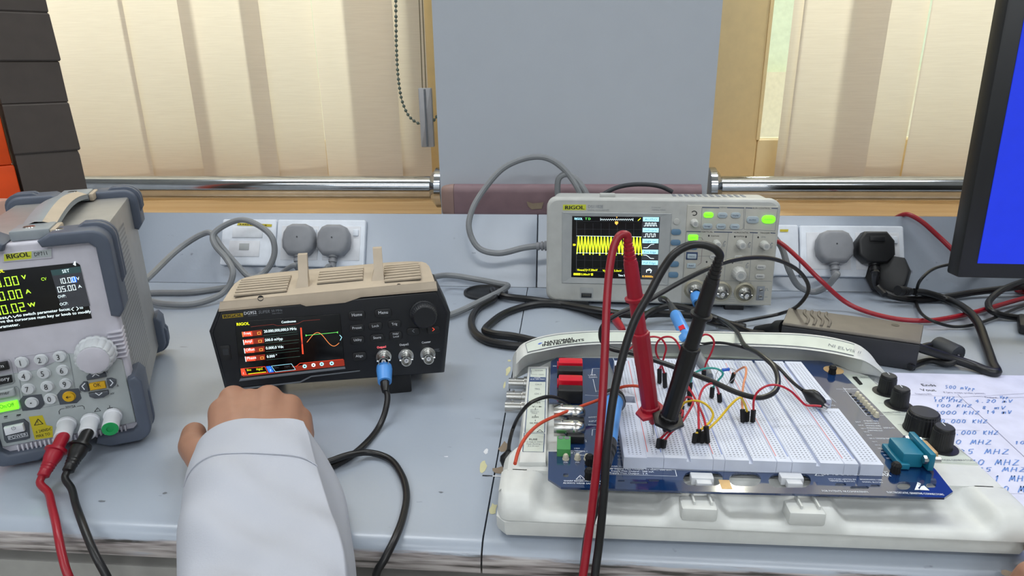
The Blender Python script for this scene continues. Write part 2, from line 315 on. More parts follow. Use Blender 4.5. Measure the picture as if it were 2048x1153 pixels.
class Print:
    """flat print on a plane of a thing: lettering, lines and fields, laid a hair proud of the surface"""
    def __init__(s, fr, ax, c, lift=1.2e-4):
        s.fr, s.ax, s.c = fr, ax, c; s.n = Vector((0, -1, 0)) if ax == 1 else Vector((0, 0, 1)); s.g = {}; s.lift = lift
        if ax == 3: s.n = Vector(c[1]).normalized()      # any plane: (point, normal) in the thing's own frame
    def h(s, p):
        if s.ax == 3:
            d = s.fr.Ri @ ray(*p); c0 = s.fr.Ri @ (CP-s.fr.o); return c0+d*((Vector(s.c[0])-c0).dot(s.n)/d.dot(s.n))
        return s.fr.hit(p[0], p[1], s.ax, s.c)
    def gm(s, m, k=1):
        if m not in s.g: s.g[m] = G()
        return s.g[m], s.n*s.lift*k
    def poly(s, m, pts, k=1):
        g, o = s.gm(m, k); g.face([s.h(p)+o for p in pts]); return s
    def line(s, m, pts, w=1.0, k=2, closed=False):
        g, o = s.gm(m, k); q = [s.h(p) for p in pts]
        if closed: q.append(q[0]); pts = list(pts)+[pts[0]]
        for i in range(len(q)-1):
            a, b = q[i], q[i+1]; L = (b-a).length
            if L < 1e-7: continue
            pl = math.hypot(pts[i+1][0]-pts[i][0], pts[i+1][1]-pts[i][1]); mm = L/max(pl, 1e-6); mm = min(mm, 6e-4)
            sd = s.n.cross(b-a).normalized()*(w*mm/2); e = (b-a).normalized()*(w*mm/4)
            g.face([a-sd-e+o, b-sd+e+o, b+sd+e+o, a+sd-e+o])
        return s
    def disc(s, m, p, r, k=2, n=14, ry=None):
        g, o = s.gm(m, k); c = s.h(p); r = r*((s.h((p[0]+1, p[1]))-c).length)
        u = Vector((1, 0, 0)); v = s.n.cross(u); g.face([c+o+(u*math.cos(2*math.pi*i/n)+v*math.sin(2*math.pi*i/n))*r for i in range(n)]); return s
    def text(s, m, t, p0, p1, hpx, k=2, bold=0.0, seg7=False, slant=0.0):
        """baseline from pixel p0 to pixel p1, capital height hpx pixels"""
        g, o = s.gm(m, k); a, b = s.h(p0), s.h(p1); pl = math.hypot(p1[0]-p0[0], p1[1]-p0[1])
        ex = (b-a); ey = s.h((p0[0]+(p0[1]-p1[1])/pl*0, p0[1]-hpx))-a
        ey = s.n.cross(ex).normalized()*abs(ey.length) * (1 if s.n.cross(ex).dot(ey) > 0 else -1)
        if s.ax == 3: ey = s.h((p0[0], p0[1]-hpx))-a
        W_ = sum(GL[c][2] if c in GL else .28 for c in t)
        if seg7: W_ = sum(.22 if c == '.' else .62 for c in t)
        x = 0
        for c in t:
            if seg7:
                if c == '.':
                    q = [[(.06, 0), (.16, 0), (.16, .12), (.06, .12)]]; adv = .22
                else:
                    w, T = .46, .085; x0, x1 = .08, .08+w
                    segs = {'a': (x0, 1-T, x1, 1), 'g': (x0, .5-T/2, x1, .5+T/2), 'd': (x0, 0, x1, T), 'f': (x0, .53, x0+T, .98), 'e': (x0, .02, x0+T, .47), 'b': (x1-T, .53, x1, .98), 'c': (x1-T, .02, x1, .47)}
                    q = [[(A, B), (C, B), (C, D), (A, D)] for A, B, C, D in (segs[z] for z in SEG7[c])]; adv = .62
                for f in q: g.face([a+ex*((x+u+slant*v)/W_)+ey*v+o for u, v in f])
                x += adv; continue
            if c not in GL: x += .28; continue
            V, F, adv = GL[c]
            for dx in ((0, bold) if bold else (0,)):
                vs = [g.bm.verts.new(a+ex*((x+u+dx+slant*v)/W_)+ey*(v/CAPH)+o+s.n*(dx*1e-5)) for u, v in V]
                for f in F:
                    try: g.bm.faces.new([vs[i] for i in f])
                    except ValueError: pass
            x += adv
        return s
    def hand(s, m, t, p0, p1, hpx, w=1.1, k=2):
        """handwriting: pen strokes between two pixels of the base line"""
        n = len(t); dx = (p1[0]-p0[0])/n; dy = (p1[1]-p0[1])/n
        for i, c in enumerate(t):
            for st in PEN.get(c, ()):
                pts = []
                for u, v in st:
                    j = .04*math.sin(i*7.3+u*5+v*3); pts.append((p0[0]+dx*(i+.08+.8*u+.16*v+j)-hpx*0, p0[1]+dy*(i+u)-hpx*(v+j)))
                s.line(m, pts, w, k)
        return s
    def done(s, name, parent):
        for m, g in s.g.items(): g.obj(name, m, parent, smooth=0)
# ------------------------------------------------------------------ setting
def structure(name, g, m, parent=None, smooth=30):
    return props(g.obj(name, m, parent, smooth), kind=None if parent else 'structure')
structure('floor', G().box((0, -.6, -.76), (5, 4, .02)), 'floor_vinyl')
YP = .968                                    # face of the pillar
xl = P(872, 190, y=YP).x; xr = P(1430, 190, y=YP).x
structure('wall_pillar', G().box(((xl+xr)/2, (YP+1.34)/2, .6), (xr-xl, 1.34-YP, 2.7)), 'pillar_paint')
structure('wall_below_window', G().box((0, 1.15, -.36), (3.4, .4, .78)), 'pillar_paint')
structure('trim_1', G().box((-1.7/2+xl/2, 1.135, .045), (1.7+xl, .40, .03), .004), 'sill_wood')
structure('trim_2', G().box((1.7/2+xr/2, 1.135, .045), (1.7-xr, .40, .03), .004), 'sill_wood')
o = structure('wall_outside', G().box((0, 2.66, -.19), (6, .05, .94)), 'out_cream'); 
o2 = structure('wall_outside_upper', G().box((0, 2.70, .80), (6, .05, 1.1)), 'out_green')
def glass_material():
    m = bpy.data.materials.new('glass'); m.use_nodes = True; N_, L_ = nodes(m); out = N_['Material Output']; N_.remove(N_['Principled BSDF'])
    n = N_.new('ShaderNodeTexNoise'); n.inputs['Scale'].default_value = 3; rp = N_.new('ShaderNodeValToRGB'); rp.color_ramp.elements[0].color = (.93, .97, .94, 1); rp.color_ramp.elements[1].color = (.96, .98, .96, 1); L_.new(n.outputs['Fac'], rp.inputs[0])
    tr = N_.new('ShaderNodeBsdfTransparent'); L_.new(rp.outputs[0], tr.inputs[0]); gl = N_.new('ShaderNodeBsdfGlossy'); gl.inputs['Roughness'].default_value = .02; fr = N_.new('ShaderNodeFresnel'); fr.inputs[0].default_value = 1.45
    mx = N_.new('ShaderNodeMixShader'); L_.new(fr.outputs[0], mx.inputs[0]); L_.new(tr.outputs[0], mx.inputs[1]); L_.new(gl.outputs[0], mx.inputs[2]); L_.new(mx.outputs[0], out.inputs[0]); M['glass'] = m
glass_material()
mat('wall_paint', 'b9bcbf', .7, 0, .012, 20); mat('ceiling_paint', 'd6d6d3', .8, 0, .01, 20)
structure('ceiling', G().box((0, -.6, 1.93), (5, 4.0, .06)), 'ceiling_paint')
structure('wall_front', G().box((0, -2.55, .57), (5, .06, 2.7)), 'wall_paint')
structure('wall_left', G().box((-2.5, -.6, .57), (.06, 4.0, 2.7)), 'wall_paint')
structure('wall_right', G().box((2.5, -.6, .57), (.06, 4.0, 2.7)), 'wall_paint')
structure('wall_above_window', G().box((0, 1.33, 1.83), (5, .1, .18)), 'wall_paint')
for sx in (-1, 1): structure('wall_back', G().box((sx*2.1, 1.33, .5), (.8, .1, 2.6)), 'wall_paint')
YW = 1.30
def window(name, x0, x1, stile_side, gx, z0):
    """stile_side: which stile shows beside the pillar; gx: x of the glass edge"""
    t = thing(name, None, None); props(t, kind='structure')
    zt = 1.75; zb = .06
    a, b = (x0, gx) if stile_side < 0 else (gx, x1)
    G().box(((a+b)/2, YW, (zb+zt)/2), (b-a, .05, zt-zb), .004).obj('stile', 'frame_wood', t)
    c, d = (gx, x1) if stile_side < 0 else (x0, gx)
    G().box(((c+d)/2, YW, (zb+z0)/2), (d-c, .05, z0-zb), .004).obj('bottom_rail', 'frame_wood', t)
    G().box(((c+d)/2, YW, zt-.04), (d-c, .05, .08), .004).obj('top_rail', 'frame_wood', t)
    G().box(((c+d)/2, YW+.01, (z0+zt)/2), (d-c, .004, zt-z0)).obj('pane', 'glass', t)
    e = gx
    G().box((e, YW-.022, (z0+zt)/2), (.006, .012, zt-z0)).obj('glazing_bead', 'frame_wood', t)
    return t
zg = P(1540, 277, y=YW).z
window('window_2', xr-.02, 1.7, -1, P(1521, 150, y=YW).x, zg)
window('window_1', -1.7, xl+.02, 1, P(838, 150, y=YW).x, zg)
# ---- vertical blinds
YB = 1.215
def blind(name, label, slats, tilt):
    t = thing(name, label, 'blind')
    for i, (a, b, dy) in enumerate(slats):
        xa = P(a, 175, y=YB).x; xb = P(b, 175, y=YB).x; zb = P((a+b)/2, 358, y=YB).z
        w = xb-xa; n = 8; th = .0009
        rows = []
        for z in (zb, .35, .6, .9, 1.45):
            rows.append([(xa+w*k/n, YB+dy+tilt*(k/n-.5)-.0025*math.sin(math.pi*k/n), z) for k in range(n+1)])
        front = rows; g = G(); g.loft(front); g.obj('slat', 'blind_fabric', t, 60)
    G().box(((P(slats[0][0], 175, y=YB).x+P(slats[-1][1], 175, y=YB).x)/2, YB, 1.47), (abs(P(slats[-1][1], 175, y=YB).x-P(slats[0][0], 175, y=YB).x), .05, .04), .004).obj('head_rail', 'white_plastic', t)
    return t
bl = blind('vertical_blind', 'cream fabric vertical blind left of the grey pillar, with bead chain', [(-230, -85, 0), (-92, 132, .012), (125, 274, 0), (266, 411, .012), (383, 536, 0), (501, 633, .012), (641, 794, .0), (702, 852, .014)], .006)
blind('vertical_blind', 'cream fabric vertical blind right of the grey pillar', [(1577, 1597, .02), (1591, 1757, .004), (1683, 1838, .016), (1836, 1990, .0), (1985, 2130, .012), (2126, 2280, 0)], -.006)
# bead chain: each bead on a thin cord, and the cord weight
ch = [P(x, y, y=1.17) for x, y in [(791, -60), (792, 40), (793, 100), (797, 160), (805, 205), (820, 235), (840, 248), (858, 247), (872, 236), (876, 228)]]
cp = catmull(ch, 40); beads = G(); acc = 0; sp = .0078; last = cp[0]
for p, q in zip(cp, cp[1:]):
    acc += (q-p).length
    if acc >= sp: acc -= sp; beads.ball(q, .0029, 8)
bc = G().tube(ch, .0008, 6).obj('bead_chain_cord', 'bead', bl); beads.obj('bead', 'bead', bc, kind='stuff')
G().tube([P(836, -60, y=1.17), P(845, 180, y=1.17)], .0010, 6).obj('pull_cord', 'cord_brown', bl)
G().tube([P(842, -60, y=1.17), P(852, 180, y=1.17)], .0010, 6).obj('pull_cord', 'cord_brown', bl)
wp = P(848, 176, y=1.17); wq = P(853, 294, y=1.17)
g = G(); g.prism(rrect(.023, (wp-wq).length, .002), lambda u, v, d: ((wp.x+wq.x)/2+u+.0025, 1.17+d, (wp.z+wq.z)/2+v), -.006, .006, .002); cw = g.obj('cord_weight', 'weight_grey', bl)
G().box(((wp.x+wq.x)/2+.0025, 1.1635, (wp.z+wq.z)/2), (.003, .002, (wp-wq).length*.96)).obj('weight_ridge', 'mid_grey', cw)
# ---- chrome handrails in front of the sill
YR = 1.09
def rail(label, px0, px1, flange_px, sgn):
    t = thing('handrail', label, 'handrail')
    z = P(600, 375, y=YR).z; a = P(px0, 375, y=YR).x; b = P(px1, 375, y=YR).x
    G().lathe((a, YR, z), (1, 0, 0), [(.0195, 0), (.0195, b-a)], 32).obj('tube', 'chrome', t, 60)
    f = P(flange_px, 372, y=YR).x
    G().lathe((f, YR, z), (sgn, 0, 0), [(.021, -.006), (.024, -.004), (.034, .004), (.034, .014), (.03, .016)], 28).obj('flange', 'chrome', t)
    return t
rail('long chrome handrail crossing the left window below the blind', -500, 872, 870, 1)
rail('chrome handrail crossing the right window towards the monitor', 1428, 2500, 1432, -1)
# ---- bumper rail on the pillar
t = thing('bumper_rail', 'dusky purple plastic bumper rail along the grey pillar', 'bumper rail')
zb0 = P(1000, 437, y=.945).z; zb1 = P(1000, 371, y=.945).z; xa = P(908, 400, y=.945).x; xb = xr-.012
prof = rrect(.024, zb1-zb0, .011, 5)
g = G(); g.prism(prof, lambda u, v, d: (d, .956+u, (zb0+zb1)/2+v), xa, xb); rb = g.obj('rail', 'bumper', t)
xe = P(882, 400, y=.945).x
rows = []
for k in range(6):
    f = k/5; s = math.cos(f*math.pi/2*.92); rows.append([(xa-.0004-(xa-xe)*math.sin(f*math.pi/2), .956+u*(.35+.65*s), (zb0+zb1)/2+v*(.72+.28*s)) for u, v in prof])
g = G().loft(rows, True); g.face(rows[-1]); g.obj('end_cap', 'bumper_cap', t)
gx = P(1071, 411, y=.943)
G().face([gx+Vector((a, -.0006, b)) for a, b in [(-.013, .006), (-.004, .003), (.006, .004), (.012, .005), (.009, -.005), (-.006, -.006), (-.011, -.001)]]).obj('scuff_mark', 'bumper_scuff', t)
# ------------------------------------------------------------------ workbench
UPT = -.43
UF = Fr((0, .893, 0), 0, UPT); UH = .108
t = bench = thing('workbench', 'grey painted workbench with worn rounded front edge running along the window', 'workbench')
xs = -.052
bp = [(.893, 0), (.363, 0)] + [(.363-.0155*math.sin(math.radians(a)), -.0155+.0155*math.cos(math.radians(a))) for a in range(10, 91, 10)] + [(.3476, -.0185), (.350, -.0205), (.893, -.0205)]
for a, b in ((-1.6, xs-.0006), (xs+.0006, 1.6)):
    G().prism(bp, lambda u, v, d: (d, u, v), a, b).obj('worktop', 'bench_paint', t, 40)
G().box((0, .64, -.0305), (3.2, .5, .0195)).obj('under_gap_shade', 'matte_black', t)  # black slab paints in the shade of the gap under the worktop
for k in range(4):
    G().box((-1.2+k*.8, .365, -.2175), (.796, .018, .365), .002).obj('front_panel', 'cabinet', t)
tr = thing('cable_trunking', 'sloped grey trunking along the back of the bench holding the sockets', 'trunking')
for a, b in ((-1.6, xs+.012), (xs+.0132, 1.6)):
    g = G(); g.prism([(0, .0005), (0, UH), (.03, UH), (.03, .0135)], lambda u, v, d: tuple(UF.world((d, u, v))), a, b, .0012); g.obj('cover_length', 'bench_paint', tr, 40)
# grommet; a black disc paints in the dark of its cable hole
gc = P(972, 587, z=0)
G().lathe(gc, (0, 0, 1), [(.0315, .0002), (.0315, .003), (.0285, .0035), (.027, .001)], 32).obj('grommet', 'black_plastic', t)
G().lathe(gc, (0, 0, 1), [(.027, .0004), (0, .0005)], 32).obj('hole_shade', 'matte_black', t)
# chipped paint along the joint
random.seed(3)
def chip(px, py, w, h, m, z=.00025):
    c = P(px, py, z=z); n = 9
    G().face([c+Vector((math.cos(2*math.pi*k/n)*w*random.uniform(.55, 1.2), math.sin(2*math.pi*k/n)*h*random.uniform(.55, 1.2), 0)) for k in range(n)]).obj('paint_chip', m, t, 0)
for a in [(1010, 895, .005, .010, 'bench_chip_brown'), (1000, 940, .006, .005, 'bench_chip_brown'), (966, 932, .003, .009, 'bench_chip'), (1016, 742, .0025, .011, 'bench_chip'), (1019, 722, .002, .004, 'bench_chip'), (1009, 771, .0012, .008, 'bench_chip'), (986, 1018, .003, .008, 'bench_chip'), (990, 953, .009, .0012, 'white_plastic'), (972, 903, .002, .005, 'white_plastic'), (893, 914, .002, .0008, 'white_plastic'),
          (330, 987, .0018, .0012, 'mid_grey'), (205, 1003, .003, .0012, 'mid_grey'), (2016, 1148, .005, .003, 'bench_chip_brown'), (882, 985, .0022, .001, 'mid_grey')]: chip(*a)
# the joint line wanders: dark crack pieces
for pts in ([(965, 952), (985, 953)],):
    G().tube([P(x, y, z=.0002) for x, y in pts], .0006, 4).obj('joint_crack', 'dark_grey', t)
# ---- socket plates on the sloped upstand
def plate(name, label, px, py0, py1, cat='socket'):
    a = UF.hit(px[0], (py0+py1)/2, 1, 0); b = UF.hit(px[1], (py0+py1)/2, 1, 0)
    z0 = UF.hit(sum(px)/2, py1, 1, 0).z; z1 = UF.hit(sum(px)/2, py0, 1, 0).z
    w = b.x-a.x; c = UF.world(((a.x+b.x)/2, 0, z0))
    t = thing(name, label, cat, c, 0, UPT)
    G().prism(rrect(w, z1-z0, .003), lambda u, v, d: (u, d, (z1-z0)/2+v), -.0005, -.009, .0025).obj('plate', 'socket_white', t)
    return t, Fr(c, 0, UPT), w, z1-z0
t1, f1, w1, h1 = plate('data_socket', 'white data outlet plate left of the double mains socket', (448, 556), 441, 533)
G().box((-w1*.02, -.0092, h1*.72), (w1*.56, .0015, h1*.24), .0006).obj('label_window', 'white_print', t1)
G().box((-w1*.06, -.0092, h1*.36), (w1*.56, .0015, h1*.34), .0006).obj('jack_insert', 'white_plastic', t1)
G().box((-w1*.06, -.0102, h1*.40), (w1*.18, .001, h1*.14), .0004).obj('jack_opening', 'sc_bezel', t1)
pr = Print(f1, 1, -.0095); pr.poly('warn_yellow', [(476, 446), (544, 449), (543, 454), (474, 451)]); [pr.line('black_print', [(480+k*5, 448.8+k*.22), (480+k*5+(3.2 if k % 3 else 2), 449+k*.22)], 2) for k in range(11)]; pr.done('printed_strip', t1)
def mains(label, px, py0, py1, ndiv):
    t, f, w, h = plate('mains_socket', label, px, py0, py1)
    for k in range(2):
        u = (-.23+.47*k)*w
        G().box((u, -.0092, h*.5), (w*.42, .0012, h*.72), .0005).obj('socket_face', 'white_plastic', t)
        G().box((u+w*.16, -.0105, h*.72), (w*.06, .003, h*.14), .001).obj('switch', 'socket_white', t)
    return t, f
mains('white double mains socket behind the signal generator, two grey plugs in it', (557, 733), 442, 536, 2)
t2, f2, w2, h2 = plate('data_socket', 'narrow white outlet plate half hidden behind the oscilloscope', (1500, 1594), 452, 553)
pr = Print(f2, 1, -.0095); pr.poly('warn_yellow', [(1560, 459), (1577, 459), (1576, 464), (1560, 464)]); pr.done('printed_strip', t2)
mains('white double mains socket beside the monitor, with grey and black plugs', (1596, 1803), 454, 556, 2)
# ---- plugs
def plug_outline(w, h):
    return [(-.30*w, -.5*h), (.30*w, -.5*h), (.47*w, -.28*h), (.5*w, -.05*h), (.47*w, .22*h), (.36*w, .42*h), (.2*w, .5*h), (-.2*w, .5*h), (-.36*w, .42*h), (-.47*w, .22*h), (-.5*w, -.05*h), (-.47*w, -.28*h)]
def wall_plug(label, px, py, wpx, hpx, m, cable, rc, mc, angular=False):
    """cable: list of world points continuing from the plug boot"""
    c = UF.hit(px, py, 1, -.02); a = UF.hit(px-wpx/2, py, 1, -.02); b = UF.hit(px+wpx/2, py, 1, -.02); lo = UF.hit(px, py+hpx/2, 1, -.02); hi = UF.hit(px, py-hpx/2, 1, -.02)
    w, h = b.x-a.x, hi.z-lo.z
    o = UF.world((c.x, 0, c.z)); t = thing('mains_plug', label, 'plug', o, 0, UPT, group='mains plugs in the upstand sockets'); f = Fr(o, 0, UPT)
    if angular: ol = [(-.28*w, -.5*h), (.28*w, -.5*h), (.5*w, -.25*h), (.5*w, .2*h), (.3*w, .5*h), (-.3*w, .5*h), (-.5*w, .2*h), (-.5*w, -.25*h)]
    else: ol = plug_outline(w, h)
    G().prism(ol, lambda u, v, d: (u*(1 if d > -.012 else .96), d, v), -.0106, -.030, .0035 if angular else .006, 3).obj('body', m, t, 50)
    if angular: G().box((0, -.031, .25*h), (.4*w, .002, .16*h), .0006).obj('fuse_cover', m, t)
    else: G().lathe((0, -.0302, .06*h), (0, -1, 0), [(.0011, 0), (.0011, .0005)], 8).obj('screw', 'dark_grey', t)
    br = .0062
    p0 = Vector((0, -.019, -.48*h)); p1 = Vector((0, -.022, -.48*h-.021))
    G().lathe(p0, p1-p0, [(br*1.15, 0), (br*1.15, .004), (br*.8, .0045), (br*.8, .0065), (br*1.05, .007), (br*1.0, .011), (br*.72, .0115), (br*.72, .0135), (br*.9, .014), (br*.8, .021)], 14).obj('strain_relief', m, t)
    pts = [p1] + [f.loc(q) for q in cable]
    G().tube(pts, rc, 10).obj('cable', mc, t)
    return t
wall_plug('grey rounded plug in the socket nearest the data outlet', 599, 480, 66, 62, 'grey_plug', [P(590, 530, y=.855), P(565, 545, y=.86), P(552, 562, z=.02), P(548, 590, z=.006), P(560, 640, z=.005)], .0034, 'grey_cable')
wall_plug('grey rounded plug in the right half of the left double socket', 668, 481, 67, 61, 'grey_plug', [P(656, 533, y=.855), P(648, 545, y=.86), P(640, 560, z=.02), P(640, 600, z=.006)], .0034, 'grey_cable')
wall_plug('grey rounded plug beside the black plug near the monitor', 1668, 494, 75, 64, 'grey_plug', [P(1673, 550, y=.85), P(1655, 572, z=.02), P(1630, 584, z=.008), P(1600, 575, z=.014), P(1578, 540, y=.86), P(1563, 495, y=.875), P(1545, 470, y=.885)], .0042, 'grey_cable')
wall_plug('black angular plug in the socket beside the monitor', 1748, 496, 75, 62, 'black_plastic', [P(1752, 545, y=.85), P(1752, 570, z=.02), P(1770, 590, z=.012)], .004, 'black_rubber', True)
# ---- tall black and orange case at the far left
t = thing('equipment_case', 'tall ribbed black plastic case with orange face standing behind the power supply', 'case')
ca = P(26, 300, y=.79); cb = P(163, 300, y=.845); e1 = Vector((cb.x-ca.x, cb.y-ca.y, 0)); wl = e1.length; e1.normalize(); e2 = Vector((-e1.y, e1.x, 0))
lev = [0.0] + [P(x, y, y=.84).z for x, y in ((170, 301), (147, 205), (130, 122), (108, 25))] + [P(90, -90, y=.84).z, P(70, -200, y=.84).z]
o = Vector((ca.x, ca.y, 0))
for i, (z0, z1) in enumerate(zip(lev, lev[1:])):
    wb, wt = .0008, .0022
    if i % 2 == 0: wb, wt = .0024, .0028
    rows = []
    for f, ins in ((0, wb+.0015), (.03, wb), (.97, wt), (1, wt+.0012)):
        z = z0+(z1-z0)*f; rows.append([o+e1*(0+ins*.3)+e2*ins+Vector((0, 0, z)), o+e1*(wl-ins)+e2*ins+Vector((0, 0, z)), o+e1*(wl-ins)+e2*(.055)+Vector((0, 0, z)), o+e1*(ins*.3)+e2*(.055)+Vector((0, 0, z))])
    g = G().loft(rows, True); g.face(rows[0]); g.face(rows[-1]); g.obj('ribbed_panel', 'case_black', t, 30)
oz = [(0, P(30, 330, y=.79).z, .0), (P(30, 330, y=.79).z, P(5, 215, y=.79).z, .0015), (P(5, 215, y=.79).z, .42, .003)]
for z0, z1, ins in oz:
    G().box(tuple(o-e1*(.062+ins)+e2*(.028+.004)+Vector((0, 0, (z0+z1)/2))), (.12, .055, z1-z0), .003, 2, Matrix.Rotation(math.atan2(e1.y, e1.x), 3, 'Z')).obj('orange_face', 'case_orange', t)
t = thing('item', 'small beige carton at the left edge in front of the orange face', 'item')  # plain box added for an unidentified pinkish object
c = P(-12, 417, y=.74); G().box((c.x, .74, c.z/2), (.03, .03, c.z+.02), .002).obj('box_body', 'pink_plastic', t); G().box((c.x, .7245, c.z-.004), (.026, .0006, .008)).obj('label_band', 'paper', t)
# ------------------------------------------------------------------ bench power supply (left)
def power_supply():
    f = Fr((-.3563, .4606, .0132), .4827, 0)
    Wd, Hh, D = .100, .1694, .208
    t = thing('power_supply', 'light grey bench power supply showing 10.00 V with red and black leads plugged in', 'power supply', f.o, f.yaw)
    X = lambda px, py, y=0: f.hit(px, py, 1, y)
    # metal box
    b = G().box((-Wd/2, D/2+.006, Hh/2), (Wd-.003, D-.012, Hh-.002), .002).obj('metal_case', 'dp_metal', t)
    # perforated side: a field of round holes
    G().face([(-.0014, .030, .02), (-.0014, .125, .02), (-.0014, .125, .155), (-.0014, .030, .155)]).obj('perforated_field', 'dp_perf', t)
    # front moulding
    G().prism(rrect(Wd, Hh, .006, 4, -Wd/2, Hh/2), lambda u, v, d: (u, d, v), .014, 0, .0022, 3).obj('front_bezel', 'dp_front', t)
    # lower control panel, a step proud
    z1 = X(150, 690).z
    lo = [(-.097, .008), (-.0035, .008), (-.0035, .066), (-.012, .072), (-.040, .078), (-.050, z1-.012), (-.062, z1-.016), (-.097, z1-.016)]
    G().prism(lo, lambda u, v, d: (u, d, v), .002, -.0022, .0012).obj('control_panel', 'dp_panel', t)
    FY = -.0022
    # side grooves right of the knob
    for k in range(7):
        a = X(222+k*3.5, 664+k*8)
        G().box((-.0045, .004, a.z), (.011, .014, .0014), .0005).obj('grip_rib', 'dp_front', t)
    # screen
    sq = [X(-40, 546), X(153, 525.5), X(160, 530), X(184, 637), X(-22, 667)]
    s = G(); s.prism([(p.x, p.z) for p in sq], lambda u, v, d: (u, d, v), .001, -.0006, .0003); scr = s.obj('screen', 'scr_black', t)
    pr = Print(f, 1, -.0006)
    T = lambda m, s_, a, b, h, **k: pr.text(m, s_, a, b, h, **k)
    T('scr_yellow', 'RIGOL', (-20, 548), (9, 545), 6, bold=.05)
    T('scr_green', '00.00', (-24, 578), (41, 569.5), 18, seg7=True); T('scr_green', 'V', (44, 559), (53, 558), 8, bold=.05)
    T('scr_green', '00.00', (-16, 605), (48, 596), 18, seg7=True); T('scr_green', 'A', (52, 588), (62, 586.5), 8, bold=.05)
    T('scr_green', '00.02', (-10, 632), (54, 622), 18, seg7=True); T('scr_green', 'W', (57, 615), (72, 612.5), 8, bold=.05)
    T('scr_green', 'CV', (83, 562), (94, 560.5), 6)
    pr.poly('scr_grey', [(101, 541), (160, 533), (180, 612), (124, 620)]); pr.poly('scr_teal', [(101, 541), (160, 533), (163, 545), (105, 552)], 1.5)
    T('scr_white', 'SET', (125, 546.5), (140, 544), 6)
    pr.poly('scr_white', [(146, 529), (148, 526.5), (148, 524.5), (151, 523), (152, 532), (149, 531)])
    pr.poly('scr_blue', [(142, 555), (152, 553.5), (154, 564.5), (144, 566)], 1.6)
    T('scr_white', '10.00', (117, 569), (153, 564), 11, seg7=True, k=3); T('scr_white', 'V', (154, 561), (160, 560), 6)
    T('scr_white', '05.00', (116, 585.5), (154, 580), 11, seg7=True); T('scr_white', 'A', (157, 576.5), (164, 575.5), 6)
    T('scr_white', 'OVP:', (116, 597), (133, 594.5), 5.5); T('scr_white', 'OCP:', (120, 612), (137, 609.5), 5.5)
    T('scr_grid', '33.00 V', (142, 594), (170, 590), 5); T('scr_grid', '05.50 A', (145, 608), (173, 604), 5)
    T('scr_white', 'Press', (-13, 641), (14.5, 637), 5.5, bold=.03); pr.line('scr_white', [(15, 638), (19, 632), (24, 636)], 1.2); pr.line('scr_white', [(26, 632), (30, 635.5), (35, 630)], 1.2)
    T('scr_white', 'to switch parameter focus;', (35, 634), (141, 620.5), 5.5, bold=.03); pr.line('scr_white', [(147, 615), (143, 619), (147.5, 622)], 1.1); pr.line('scr_white', [(153, 614), (157, 617.5), (154, 621)], 1.1); T('scr_white', 'to', (160, 618.5), (167, 617.5), 5.5)
    T('scr_white', 'move the cursor;use num key or knob to modify', (-12, 648), (182, 625.5), 5.5, bold=.03)
    T('scr_white', 'parameter.', (-8, 658), (40, 651.5), 5.5, bold=.03)
    pr.done('screen_graphic', scr)
    # name plate
    q = [X(6, 507), X(104, 496.5), X(104.5, 516.5), X(6, 525)]
    g = G(); g.prism([(p.x, p.z) for p in q], lambda u, v, d: (u, d, v), .001, -.001, .0004); npl = g.obj('name_plate', 'dp_front', t)
    pr = Print(f, 1, -.001); pr.poly('yellow_badge', [(8, 509), (63, 503), (63, 517.5), (8, 523)]); pr.poly('dp_panel', [(63.5, 503), (103, 498.5), (103, 513.5), (63.5, 517.5)])
    pr.text('black_print', 'RIGOL', (13, 518.5), (60, 513), 9, bold=.06, k=3); pr.text('black_print', 'DP711', (69, 513), (97, 509.5), 7.5, k=3); pr.done('lettering', npl)
    # knob
    c = X(193, 706, FY); r = .0137
    kn = G().lathe(c, (0, -1, 0), [(r*1.08, 0), (r*1.08, .002), (r, .003), (r*.97, .013), (r*.84, .0155), (0, .016)], 64, .05, 16).obj('knob', 'dp_button', t, 40)
    G().lathe(c+Vector((0, -.0161, 0)), (0, -1, 0), [(r*.8, 0), (r*.72, .0006), (0, .0003)], 40).obj('knob_cap', 'dp_front', kn)
    # round keys
    keys = {'1': (43.6, 725), '2': (82, 719.5), '3': (119.5, 713.5), '4': (50, 752), '5': (88, 746.5), '6': (126, 740.5), '7': (57, 778), '8': (95, 773), '9': (132, 767.5), '.': (64, 805), '0': (101.5, 797.5), '<': (138.5, 793)}
    rk = .0042
    for a in ((64, 805), (138.5, 793)):
        c = X(*a, FY); G().prism([(c.x-.0075, c.z-.006), (c.x+.004, c.z-.007), (c.x+.0078, c.z-.0035), (c.x+.0075, c.z+.0055), (c.x-.0045, c.z+.0065), (c.x-.0078, c.z+.003)], lambda u, v, d: (u, d, v), FY+.0005, FY-.0005, .0002).obj('key_surround', 'dp_key_dark', t)
    pk = Print(f, 1, FY-.0028)
    for k_, a in keys.items():
        c = X(*a, FY)
        G().lathe(c, (0, -1, 0), [(rk*1.12, 0), (rk*1.1, .0005), (rk*.98, .0009), (rk*.9, .0024), (0, .0027)], 22).obj('key', 'dp_yellow' if k_ == '<' else 'dp_button', t)
        w = f.world(c+Vector((0, -.0028, 0)))
        a = (a[0]-2.2, a[1]+2.0)
        if k_ == '<': pk.line('black_print', [(a[0]+5, a[1]-.6), (a[0]-4, a[1]+.6)], 1.2); pk.line('black_print', [(a[0]-1, a[1]-2), (a[0]-4, a[1]+.6), (a[0], a[1]+2.4)], 1.2)
        elif k_ == '.': pk.disc('black_print', a, 1.6)
        else: pk.text('black_print', k_, (a[0]-4, a[1]+5.5), (a[0]+4, a[1]+4.5), 10.5)
    pk.done('key_legend', t)
